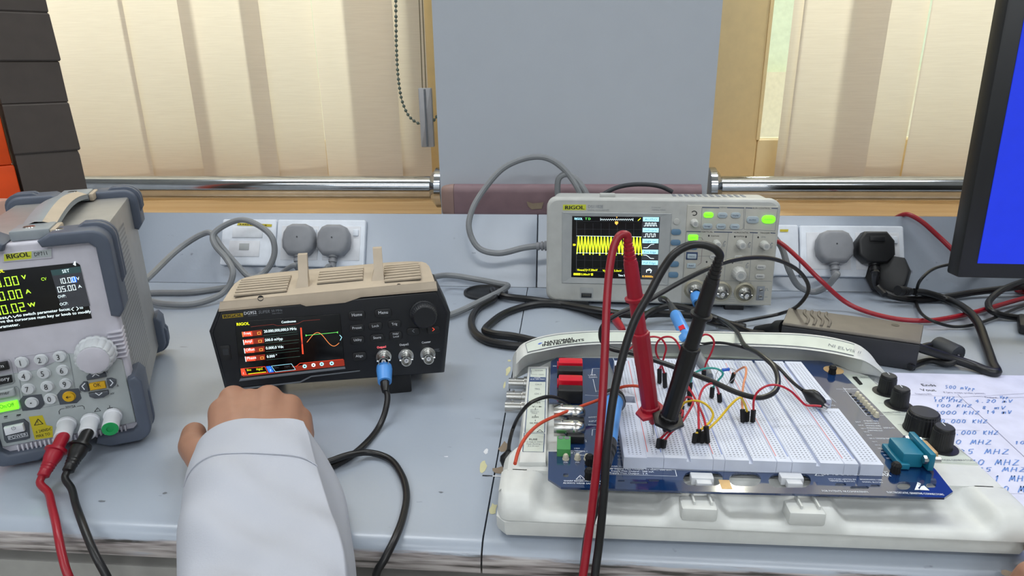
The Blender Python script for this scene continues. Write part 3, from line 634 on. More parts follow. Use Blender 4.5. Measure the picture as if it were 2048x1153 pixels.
    # wide keys at the left
    def key(pts, m, txt, mt, a, b, h):
        q = [X(*p, FY) for p in pts]; o = G().prism([(p.x, p.z) for p in q], lambda u, v, d: (u, d, v), FY+.001, FY-.0028, .0008).obj('key', m, t)
        p_ = Print(f, 1, FY-.0029); p_.text(mt, txt, a, b, h); p_.done('key_legend', o)
    key([(-38, 732), (15, 722), (20, 737), (-34, 748)], 'black_plastic', 'Mem', 'white_print', (-17, 739), (9, 735), 7)
    key([(-30, 759), (23, 750), (26, 763), (-26, 774)], 'black_plastic', 'Memory', 'white_print', (-26, 768), (20, 760), 7)
    key([(-24, 785), (29, 774), (33, 790), (-20, 800)], 'dp_panel', 'Timer', 'black_print', (-9, 793), (20, 788), 7)
    key([(-16, 810), (35, 800), (39, 816), (-12, 826)], 'lit_green', 'On/Off', 'black_print', (0, 818.5), (29, 813), 8)
    # arrow pad
    def pad(px, py, w, h, m, sh):
        c = X(px, py, FY); k = .00036
        return G().prism([(c.x+u*w*k/2, c.z+v*h*k/2) for u, v in sh], lambda u, v, d: (u, d, v), FY+.0005, FY-.0028, .0008).obj('arrow_key' if m != 'dp_yellow' else 'ok_key', m, t)
    up = [(-1, -.9), (-1, .1), (-.5, .9), (.4, 1), (1, .3), (1, -.8)]
    ku = pad(193, 750, 38, 17, 'dp_key_dark', up); kd = pad(199, 788, 38, 17, 'dp_key_dark', [(u, -v) for u, v in up])
    kl = pad(168, 773, 18, 24, 'dp_key_dark', [(1, -1), (1, .9), (.2, 1), (-.8, .3), (-1, -.5), (0, -1)]); kr = pad(225, 765, 18, 24, 'dp_key_dark', [(-1, 1), (-1, -.9), (-.2, -1), (.8, -.3), (1, .5), (0, 1)])
    ok = pad(196, 770.5, 31, 17, 'dp_yellow', [(-1, -1), (-1, .9), (-.85, 1), (.85, 1), (1, .9), (1, -1)])
    pa = Print(f, 1, FY-.0029)
    pa.text('black_print', 'OK', (187, 775), (202, 773), 7.5)
    for pts in ([(185, 753.5), (191, 748.5), (198, 752)], [(191, 786.5), (198, 791), (204, 786)], [(170, 767), (164, 773), (169, 779.5)], [(220, 760), (226, 766), (221, 772)]): pa.line('white_print', pts, 1.8)
    pa.done('key_legend', t)
    # panel print
    pn = Print(f, 1, FY)
    pn.line('grey_print', [(30, 716), (128, 701), (138, 710), (155, 803), (84, 816), (82, 812)], .8); pn.line('grey_print', [(30, 716), (52, 822), (84, 816)], .8)
    pn.line('grey_print', [(-30, 728), (18, 719), (22, 724), (30, 763), (26, 768), (-20, 778)], .8); pn.line('grey_print', [(-16, 784), (33, 773), (38, 778), (43, 816), (39, 821), (-8, 830)], .8)
    pn.text('black_print', '30V/5A', (131, 818), (152, 815), 5); pn.line('black_print', [(119, 829), (118, 823), (121, 819), (129, 817.5)], .9); pn.line('black_print', [(154, 813.5), (164, 811.5), (168, 814), (169, 819)], .9)
    pn.line('black_print', [(189, 824), (195, 816), (201.5, 822)], 1, closed=True); pn.text('black_print', '!', (194.4, 822), (196, 821.7), 4)
    pn.line('black_print', [(219, 811.5), (219.6, 816)], 1); pn.line('black_print', [(215, 817), (225, 815.3)], 1); pn.line('black_print', [(216, 817), (216.5, 820)], 1); pn.line('black_print', [(220, 816), (220.5, 819)], 1); pn.line('black_print', [(224, 815.5), (224.5, 818)], 1)
    pn.text('black_print', 'V', (213, 747), (217, 746.5), 5); pn.text('black_print', 'A', (234, 774), (238, 773.5), 5); pn.text('black_print', 'mV', (221, 790), (229, 789), 4.5); pn.text('black_print', 'mA', (155, 787), (163, 786), 4.5)
    for k in range(5): pn.line('black_print', [(151+k*6, 724+k*3), (155+k*6, 726+k*3)], 2.2)
    pn.poly('warn_yellow', [(57.5, 834), (85, 831), (93, 851), (105, 853), (106, 875), (70, 880)])
    pn.line('black_print', [(69, 851), (76, 838.5), (86, 848)], 1.3, closed=True, k=3); pn.text('black_print', '!', (75.6, 849), (78.4, 848.5), 7, k=3)
    pn.text('black_print', '± 240VDC', (72, 867), (104, 860.5), 5.5, k=3); pn.text('black_print', 'MAX TO', (73, 876), (101, 870.5), 5.5, k=3)
    pn.text('black_print', 'ON', (8, 838.5), (15, 837.5), 3); pn.text('black_print', 'OFF', (33, 835), (42, 833.5), 3); pn.poly('black_print', [(8, 835), (15, 834), (15, 832), (8, 833)]); pn.poly('black_print', [(33, 832), (42, 830.5), (42, 828.5), (33, 830)])
    pn.done('lettering', t)
    # power rocker
    q = [X(*p, FY) for p in ((4, 847), (48, 838), (58, 846), (60, 876), (52, 879), (14, 886), (9, 880))]
    G().prism([(p.x, p.z) for p in q], lambda u, v, d: (u, d, v), FY+.0005, FY-.0012, .0004).obj('switch_frame', 'dp_key_dark', t)
    q = [X(*p, FY) for p in ((10, 852), (48, 844), (52, 858), (14, 867))]
    rk_ = G().prism([(p.x, p.z) for p in q], lambda u, v, d: (u, d, v), FY, FY-.005, .001).obj('rocker_switch', 'white_plastic', t)
    pq = Print(f, 1, FY-.0051); pq.line('grey_print', [(27+4*math.cos(a), 857+3.2*math.sin(a)) for a in [math.radians(k) for k in range(-60, 241, 30)]], .8); pq.line('grey_print', [(27, 853), (27.5, 857)], .8); pq.done('power_symbol', rk_)
    pw = Print(f, 1, FY-.0013); pw.line('white_print', [(16, 873), (54, 865.5), (56, 872.5), (18, 880)], .8, closed=True); pw.text('white_print', 'POWER', (19, 879), (54, 872), 6); pw.done('lettering', t)
    # lower edge teeth
    for k in range(26):
        G().box((-.004-.0030*k-.008, -.0012, .0045), (.0013, .004, .006), .0004).obj('edge_tooth', 'dp_front', t)
    # binding posts
    ends = []
    for (a, col) in (((134, 848), 'white_plastic'), ((181, 841), 'white_plastic'), ((226, 831), 'white_plastic')):
        c = X(*a, FY); r = .0062
        p = G().lathe(c, (0, -1, -.12), [(r*1.12, 0), (r*1.12, .0025), (r*.98, .003), (r*1.0, .019), (r*.92, .0195), (r*.5, .0195), (r*.5, .012), (0, .012)], 24).obj('binding_post', col, t)
        ends.append(f.world(c+Vector((0, -1, -.12)).normalized()*.0195))
        if a[0] == 226:
            e = c+Vector((0, -1, -.12)).normalized()*.0196
            G().lathe(e, (0, -1, -.12), [(r*.98, 0), (r*.95, .0008), (r*.42, .0008), (r*.4, -.004)], 24).obj('post_ring', 'green_plastic', p); G().lathe(e, (0, -1, -.12), [(r*.41, -.002), (0, -.002)], 16).obj('post_hole', 'matte_black', p)
    # corner guards: rounded L mouldings
    def guard(cx, cz, sx, sz, la, lb, y0, y1, name='corner_guard', th=.010, over=.006):
        """L at corner (cx, cz); arms run inwards along x (la) and z (lb)"""
        ox = over
        pts = []
        for k in range(7):
            a = math.radians(90*k/6); R_ = .012
            pts.append((cx+sx*(ox-R_+R_*math.sin(a)), cz+sz*(ox-R_+R_*math.cos(a))))
        pts += [(cx+sx*ox, cz-sz*(lb-.006)), (cx+sx*(ox-.004), cz-sz*lb), (cx-sx*(th-ox), cz-sz*(lb-.002)), (cx-sx*(th-ox), cz-sz*(th-ox+.004)), (cx-sx*(th-ox+.004), cz-sz*(th-ox)), (cx-sx*(la-.002), cz-sz*(th-ox)), (cx-sx*la, cz+sz*(ox-.005)), (cx-sx*(la-.009), cz+sz*ox)]
        return G().prism(pts, lambda u, v, d: (u, d, v), y0, y1, .0022, 3).obj(name, 'dp_guard', t, 50)
    def ridge(cx, cz, sx, sz, la, lb, y0, y1, par):
        ox = .0085; pts = []
        for k in range(7):
            a = math.radians(90*k/6); R_ = .013
            pts.append((cx+sx*(ox-R_+R_*math.sin(a)), cz+sz*(ox-R_+R_*math.cos(a))))
        pts += [(cx+sx*ox, cz-sz*(lb-.012)), (cx+sx*.004, cz-sz*(lb-.004)), (cx-sx*.002, cz-sz*(lb-.01)), (cx-sx*.002, cz-sz*.002), (cx-sx*(la-.012), cz-sz*.002), (cx-sx*(la-.005), cz+sz*.003), (cx-sx*(la-.014), cz+sz*ox)]
        G().prism(pts, lambda u, v, d: (u, d, v), y0, y1, .0008).obj('guard_ridge', 'dp_guard', par, 50)
    zt = Hh
    for sx, cx in ((1, 0), (-1, -Wd)):
        g1 = guard(cx, zt, sx, 1, .040, .066, -.006, .024); ridge(cx, zt, sx, 1, .026, .05, .012, .018, g1); ridge(cx, zt, sx, 1, .026, .05, .020, .0255, g1)
        G().lathe((cx-sx*.028, .009, zt+.0058), (0, 0, 1), [(.0034, 0), (.003, .0008), (0, .0006)], 14).obj('screw', 'steel', g1)
        g2 = guard(cx, zt, sx, 1, .042, .036, D-.022, D+.008); ridge(cx, zt, sx, 1, .030, .026, D-.014, D-.008, g2); ridge(cx, zt, sx, 1, .030, .026, D-.004, D+.002, g2)
        g3 = guard(cx, 0, sx, -1, .034, .052, -.007, .026, over=.0075); ridge(cx, 0, sx, -1, .02, .04, .012, .018, g3)
        g4 = guard(cx, 0, sx, -1, .034, .036, D-.022, D+.008); ridge(cx, 0, sx, -1, .02, .028, D-.012, D-.006, g4); ridge(cx, 0, sx, -1, .02, .028, D-.003, D+.003, g4)
    # carrying strap on top
    xc = -.046
    for y0, y1 in ((.006, .034), (D-.036, D-.006)):
        hb = G().box((xc, (y0+y1)/2, Hh+.004), (.026, y1-y0, .008), .0015).obj('handle_end', 'dp_strap', t)
        G().lathe((xc-.002, (y0+y1)/2-.003, Hh+.008), (0, 0, 1), [(.0042, 0), (.0038, .0007), (0, .0004)], 14).obj('screw', 'steel', hb)
        G().box((xc+.0148, (y0+y1)/2, Hh+.0035), (.004, y1-y0, .007), .001).obj('handle_clip', 'dg_cream', hb)
    rows = []
    for k in range(13):
        fz = k/12; y = .030+(D-.062)*fz; z = Hh+.006+.006*math.sin(math.pi*fz)
        rows.append([(xc-.011, y, z-.004), (xc-.011, y, z), (xc-.001, y, z+.0035), (xc+.004, y, z+.003), (xc+.0125, y, z), (xc+.0125, y, z-.004)])
    G().loft(rows, True).obj('strap', 'dp_strap', t)
    G().loft([[(a[3][0], a[3][1], a[3][2]+.0003), (a[4][0], a[4][1], a[4][2]+.0003)] for a in rows]).obj('strap_cream_side', 'dg_cream', t)  # cream strip along the right side of the strap
    return f, ends
DPF, DPE = power_supply()
# ------------------------------------------------------------------ signal generator
def bnc_socket(parent, c, ax, r=.0048, L=.017, name='bnc_socket'):
    b = G().lathe(c, ax, [(r*1.5, 0), (r*1.5, .002), (r*1.2, .0022), (r*1.2, .004), (r*.95, .0042), (r*.95, .0075), (r, .008), (r, L), (r*.86, L), (r*.86, L-.007), (0, L-.007)], 24).obj(name, 'steel', parent)
    a = Vector(ax).normalized(); u = Vector((1, 0, 0)); u = (u-a*u.dot(a)).normalized()
    for s in (-1, 1): G().cyl(Vector(c)+a*(L*.72)+u*s*r*.9, Vector(c)+a*(L*.72)+u*s*r*1.3, .0011, None, 8).obj('bayonet_pin', 'steel', b)
    G().lathe(Vector(c)+a*(L-.0065), a, [(r*.42, 0), (r*.42, .005), (r*.2, .005), (r*.2, .003), (0, .003)], 14).obj('insulator', 'white_plastic', b)
    return b
def generator():
    f = Fr((-.2115, .5393, .0229), .2643, -.08); Hh = .0780; Wd = .2
    t = thing('signal_generator', 'black and beige function generator with colour screen showing a sine wave', 'signal generator', f.o, f.yaw, f.tilt)
    X = lambda px, py, y=0: f.hit(px, py, 1, y)
    ti = -f.tilt
    # body frame inside the tilted face frame: real 'back' and 'up' directions
    bk = Vector((0, math.cos(ti), math.sin(ti))); up = Vector((0, -math.sin(ti), math.cos(ti)))
    q2 = lambda *p: (lambda v: (v.x, v.z))(X(*p))
    hexo = [q2(437, 622), q2(876, 581), q2(899, 629), q2(887, 748), q2(450, 781), q2(419, 667)]
    cz = .045
    sh = lambda s: [(u*s, cz+(v-cz)*s) for u, v in hexo]
    # dark front face
    G().prism(sh(.985), lambda u, v, d: (u, d, v), .010, 0, .0022, 3).obj('front_face', 'dg_black', t)
    # hexagonal dark housing
    D = .072
    rows = []
    for d, s in ((.002, .99), (.005, 1.012), (D*.7, 1.0), (D, .93)):
        rows.append([Vector((u, 0, v))+bk*d for u, v in sh(s)])
    g = G().loft(rows, True); g.face(rows[-1]); g.face(rows[0]); g.obj('housing', 'dg_side', t, 30)
    # beige top cover with a front lip
    cl, cr = X(440, 604), X(872, 563)
    slope = (cr.z-cl.z)/(cr.x-cl.x)
    def top(u, d, z): return Vector((u, 0, cl.z+(u-cl.x)*slope))+bk*d+up*z
    zc = lambda d: .0045*math.sin(min(1, d/D)*math.pi*.75)
    rows = []
    nU = 20
    for d in (0.0, .004, .012, .03, .045, .058, .066, .071):
        s = 1.0-.05*(d/D) if d < .045 else .97-.10*((d-.045)/.026)**2
        row = []
        for k in range(nU+1):
            u = (cl.x+.0005+(cr.x-cl.x-.001)*k/nU)*s; e = abs(k/nU*2-1); row.append(top(u, d+.0, zc(d)-.0025*e**6*(d > .001)-.004*(d > .07)))
        rows.append(row)
    g = G().loft(rows)
    # rim down to the housing
    per = [r[0] for r in rows]; g.loft([per, [p-up*.012 for p in per]]); per = [r[-1] for r in rows]; g.loft([per, [p-up*.012 for p in per]]); per = rows[-1]; g.loft([per, [p-up*.02 for p in per]])
    cover = g.obj('top_cover', 'dg_cream', t, 40)
    # front lip with its stepped lower edge
    lowpx = [(437, 624), (601, 609), (612, 613), (690, 606), (722, 595), (875, 582)]
    g = G(); low = [X(*p, -.0012) for p in lowpx]; hi = [top(cl.x+(cr.x-cl.x)*min(1, max(0, (p.x-low[0].x)/(low[-1].x-low[0].x))), 0.0002, 0) for p in low]
    mid = [p.lerp(q, .25)+Vector((0, -.0008, 0)) for p, q in zip(low, hi)]
    g.loft([[p+Vector((0, .006, 0)) for p in low], low, mid, hi]); g.obj('front_lip', 'dg_cream', t, 25)
    for px, py in ((521, 597.5), (798, 573.5)):
        c = f.hit(px, py, 1, -.0002); G().lathe(c+Vector((0, .0006, 0)), (0, -1, .35), [(.0026, -.001), (.0026, .0004), (.0012, .0001), (0, .0001)], 12).obj('screw', 'matte_black', t)
    # vents: dark sheet carries the grooves' shade in its colour, beige slats above
    def vent(u0, u1, d0, d1, n):
        q = [top(u0, d0, zc(d0)+.0002), top(u1, d0, zc(d0)+.0002), top(u1, (d0+d1)/2, zc((d0+d1)/2)+.0003), top(u1, d1, zc(d1)+.0002), top(u0, d1, zc(d1)+.0002), top(u0, (d0+d1)/2, zc((d0+d1)/2)+.0003)]
        v = G().loft([[top(u0, d0+(d1-d0)*k/8, zc(d0+(d1-d0)*k/8)+.0003), top(u1, d0+(d1-d0)*k/8, zc(d0+(d1-d0)*k/8)+.0003)] for k in range(9)]).obj('vent_shade_sheet', 'vent_shade', cover)
        for k in range(n):
            d = d0+(d1-d0)*(k+.5)/n
            c = top((u0+u1)/2, d, zc(d)+.0009); G().box(c, (u1-u0, (d1-d0)/n*.62, .0022), .0006, 2, Matrix.Rotation(ti, 3, 'X') @ Matrix.Rotation(-slope, 3, 'Y')).obj('vent_slat', 'dg_cream', v)
    vent(-.084, -.038, .006, .046, 7); vent(-.012, .030, .016, .050, 5); vent(.050, .084, .006, .050, 7)
    # two handle posts beside the middle vent
    for u in (-.026, .043):
        b0 = top(u, .010, zc(.01)-.004); b1 = top(u+.002, .030, zc(.02)+.026)
        w = .0042; g = G()
        q0 = [b0+Vector((-w*1.6, 0, 0)), b0+Vector((w*1.6, 0, 0)), b0+Vector((w*1.6, 0, 0))+bk*.014, b0+Vector((-w*1.6, 0, 0))+bk*.014]
        q1 = [b1+Vector((-w, 0, 0)), b1+Vector((w, 0, 0)), b1+Vector((w, 0, 0))+bk*.006, b1+Vector((-w, 0, 0))+bk*.006]
        qm = [p.lerp(q, .42)+(Vector((0, 0, 0))) for p, q in zip(q0, q1)]
        for i in range(4): qm[i].x = q1[i].x
        g.loft([q0, qm, q1], True); g.face(q1); g.obj('handle_post', 'dg_cream', cover, 30)
    # support feet
    for px in (800, 505):
        c = X(px, 770, .010); z0 = Vector((c.x, .012, .004)); dn = -up
        ln = f.world(z0).z/1.0
        G().box(z0+dn*(ln/2), (.022, .010, ln), .0015, 2, Matrix.Rotation(ti, 3, 'X')).obj('support_foot', 'black_plastic', t)
    # rear feet
    for u in (-.07, .07):
        c = Vector((u, 0, .004))+bk*.060; ln = f.world(c).z; G().box(c-up*(ln/2), (.02, .012, ln), .001, 2, Matrix.Rotation(ti, 3, 'X')).obj('rear_foot', 'black_plastic', t)
    # screen
    q = [X(469.5, 643.5), X(680, 627.5), X(690, 733), X(481, 757)]
    g = G(); g.prism([(p.x, p.z) for p in q], lambda u, v, d: (u, d, v), .002, -.0006, .0004); scr = g.obj('screen', 'scr_black', t)
    lw = [X(481, 757.5), X(690, 733.5), X(691, 738), X(478, 763)]
    G().prism([(p.x, p.z) for p in lw], lambda u, v, d: (u, d, v), .002, -.0012, .0004).obj('screen_lip', 'mid_grey', t)
    G().prism([(p.x, p.z) for p in (X(475, 778), X(600, 763), X(622, 752), X(720, 741), X(720, 742.5), X(623, 754), X(601, 765), X(475, 780))], lambda u, v, d: (u, d, v), .002, -.001).obj('trim_line', 'mid_grey', t)
    pr = Print(f, 1, -.0006); T = pr.text
    T('scr_yellow', 'RIGOL', (473, 652), (499, 650), 5.5, bold=.06); T('scr_white', 'Continuous', (563, 647), (592, 644.5), 4.5, bold=.03)
    pr.line('scr_dim', [(502, 654), (547, 649), (555, 652), (595, 648), (607, 642), (640, 639.5)], 1)
    rows = [('Freq', '20.000,000,000,0 MHz', (484, 664, 524, 660), (488, 670.5, 502, 668.5), (528, 666, 593.5, 660)), ('Ampl', '500.0 mVpp', (486, 680, 528, 675.5), (490, 686.5, 505, 684.5), (530, 683.5, 566, 680)),
            ('Offset', '0.000,0 Vdc', (488, 697, 529, 692.5), (492, 703.5, 510, 701), (532, 699.5, 567.5, 696)), ('Phase', '0.000 °', (490, 713.5, 530, 709), (494, 720, 513, 717.5), (534, 716.5, 555, 714))]
    for lab, val, r_, a, b in rows:
        x0, y0, x1, y1 = r_
        pr.poly('scr_dred', [(x0, y0), (x1, y1), (x1+.5, y1+11), (x0+1.5, y0+10.5)]); pr.poly('scr_red', [(x0+1, y0+1), (x0+20, y0-1), (x0+21, y0+8.5), (x0+2.5, y0+9.5)], 1.5)
        pr.line('scr_white' if lab != 'Freq' else 'scr_orange', [(x0+.5, y0+.5), (x0+2, y0+10)], 1.3)
        pr.line('scr_amber', [(x0+31, y0+1), (x0+37, y0+.3), (x0+37.5, y0+4.6), (x0+31.5, y0+5.3)], .7, closed=True)
        T('scr_white', lab, a[:2], a[2:], 5.5, k=3); T('scr_white', val, b[:2], b[2:], 5.2, k=3, bold=.02)
        pr.line('scr_dash', [(x1+3, y1+11.5), (x1+70, y1+4)], .7); pr.line('scr_dash', [(x1+2, y1+.5), (x1+68, y1-7)], .5)
    pr.line('scr_red', [(602, 656.5), (605.8, 708)], 2.6); pr.line('scr_grey', [(604, 680), (604.5, 688)], 3)
    pr.line('scr_lgreen', [(612.4, 671.3), (674.5, 665)], 1.0); pr.poly('scr_lgreen', [(611, 669), (615, 671), (611.5, 673.5)], 3); pr.poly('scr_lgreen', [(676, 663), (672.5, 665), (676, 667.5)], 3)
    pts = []
    for k in range(33):
        s = k/32; x = 614+64*s; y = 679-3*s - 13.5*math.sin(2*math.pi*s*.98-.45)*1.0; pts.append((x, y+3*s))
    pr.line('scr_orange', pts, .9); pr.line('scr_cyan', [(679.5, 670.5), (683.5, 675), (680.5, 681)], 1)
    pr.poly('scr_dred', [(486, 751.5), (586, 741), (592, 732.5), (604, 731), (607, 727.5), (688, 719.5), (689.5, 732), (486, 754)], .7)
    pr.line('scr_red', [(584, 734), (592, 733.5), (600, 727), (686, 719)], .8)
    pr.poly('scr_black', [(494, 738), (530, 734), (535, 746), (497, 750)], 1.5); pr.line('scr_red', [(482, 738), (530, 733.5), (536, 745.5), (484, 751)], .9, closed=True, k=3); pr.poly('scr_red', [(482, 738), (489, 737.5), (494, 750), (484, 751)], 2.5)
    T('scr_white', '1', (486, 749), (488.5, 748.8), 4, k=4); T('scr_yellow', 'Sine', (494, 742.5), (503, 741.5), 4, k=4); T('scr_yellow', 'HighZ', (513, 741), (526, 739.5), 4, k=4); pr.line('scr_yellow', [(497, 748), (532, 744)], 1.1, k=4)
    pr.poly('scr_blue', [(532, 733.5), (541, 732.5), (548, 744.5), (538, 745.5)], 2); T('scr_white', '2', (540, 743), (543, 742.6), 4, k=4); pr.poly('scr_black', [(543, 732.5), (583, 728), (591, 739), (550, 744)], 2); pr.line('scr_cyan', [(543, 732.5), (583, 728), (591, 739.5), (551, 744)], .7, closed=True, k=3)
    T('scr_grid', 'Sine', (549, 737.5), (558, 736.5), 3.5, k=4); T('scr_grid', 'HighZ', (569, 735.5), (580, 734), 3.5, k=4)
    for i, (x, y) in enumerate(((609.5, 733), (627, 730.5), (643.5, 728.5), (663.5, 727))):
        pr.disc('scr_cyan' if i != 1 else 'scr_white', (x, y), 4.2, 3, 8 if i == 1 else 14); pr.disc('scr_black', (x, y), 1.6, 4)
    pr.done('screen_graphic', scr)
    # badge and print
    pr = Print(f, 1, 0); T = pr.text
    pr.poly('gold_badge', [(444.5, 630), (485.5, 626.5), (486.5, 634), (445.5, 637.8)]); T('black_print', 'RIGOL', (447, 636.3), (484.5, 632.8), 5.6, bold=.06, k=3)
    T('white_print', 'DG952', (488, 630.3), (513.5, 628), 6, bold=.03); T('grey_print', 'SUPER', (517, 628), (540, 626), 6, slant=.2); T('grey_print', '50 MHz', (543, 624.8), (565, 622.5), 4.5); T('grey_print', '250 MSa/s', (544, 629), (565, 627), 2.2)
    T('grey_print', 'Function Generator', (496, 633), (515, 631.5), 2)
    T('lit_red', 'Output1', (754, 697.5), (773, 695.5), 4.2, bold=.03); T('white_print', 'Output2', (799, 692.5), (817.5, 690.5), 4.2, bold=.03); T('white_print', 'Counter', (843.5, 687.8), (861.5, 685.6), 4.2, bold=.03)
    T('gold_badge', 'CH1', (771, 710.8), (780, 709.8), 3.6); T('sc_blue', 'CH2', (816.5, 706.5), (825.5, 705.5), 3.6); T('grey_print', 'Counter', (864, 701), (879, 699.5), 2.6); T('grey_print', '10V Max', (865, 704.5), (880, 703), 2.4)
    pr.line('grey_print', [(861, 703), (863, 699.5), (865, 702.5)], .6, closed=True)
    pr.done('lettering', t)
    # keys
    for lab, px, py, w, h in (('Home', 714, 631, 33, 20), ('Menu', 766.5, 626.5, 34, 19), ('Preset', 714, 656.5, 29, 16), ('Lock', 751, 652.5, 28, 16), ('Trig', 789, 648.5, 26, 16), ('Utility', 715.5, 680.5, 28, 16), ('Store', 754.5, 676, 28, 16), ('Help', 791.5, 671.5, 26, 18), ('Align', 719, 712.5, 28, 17), ('<', 826.5, 663, 25, 15), ('>', 867, 660, 25, 15)):
        a, b = X(px-w/2, py+.04*w), X(px+w/2, py-.04*w); wl = (b-a).length; hl = wl*h/w; c = X(px, py)
        k = G().prism(rrect(wl, hl, hl*.3, 3, c.x, c.z), lambda u, v, d: (u, d, v), .001, -.0016, .0006).obj('key', 'black_plastic', t)
        p_ = Print(f, 1, -.0017); py -= .8
        if lab == 'Help': p_.text('white_print', 'Help/', (px-6, py-.5), (px+6, py-1.7), 3.6); p_.text('white_print', 'Local', (px-5, py+5), (px+6.5, py+3.8), 3.6)
        elif lab == '<': p_.line('grey_print', [(px+2, py-3), (px-2, py), (px+2, py+3)], 1)
        elif lab == '>': p_.line('scr_red', [(px-2, py-3), (px+2, py), (px-2, py+3)], 1.1)
        else:
            L = {'Home': 21, 'Menu': 20, 'Preset': 19, 'Lock': 14, 'Trig': 11, 'Utility': 16, 'Store': 16, 'Align': 15}[lab]; p_.text('white_print', lab, (px-L/2, py+3.5), (px+L/2, py+3.5-L*.09), 6 if lab in ('Home', 'Menu') else 4.8)
        p_.done('key_legend', k)
    c = X(847.5, 628); r = .0122
    kn = G().lathe(c, (0, -1, 0), [(r*1.08, 0), (r*1.08, .001), (r, .0015), (r*.98, .010), (r*.86, .012), (0, .012)], 72, .04, 36).obj('knob', 'dg_side', t, 40)
    G().lathe(c+Vector((0, -.0121, 0)), (0, -1, 0), [(r*.84, 0), (r*.78, .0005), (0, .0002)], 40).obj('knob_cap', 'dg_black', kn)
    # usb port
    a = X(451.5, 706); G().prism(rrect(.0085, .014, .001, 2, a.x, a.z), lambda u, v, d: (u, d, v), .001, -.0005, .0002).obj('port_frame', 'black_plastic', t); G().box((a.x+.0004, -.0007, a.z+.001), (.005, .0006, .006)).obj('port_tongue', 'dark_grey', t)
    # connectors
    C = {}
    for nm, px, py in (('out1', 767.5, 713), ('out2', 812, 711.5), ('cnt', 855.5, 708)):
        c = X(px, py); bnc_socket(t, c, (0, -1, 0)); C[nm] = f.world(c)
    return f, C
DGF, DGC = generator()
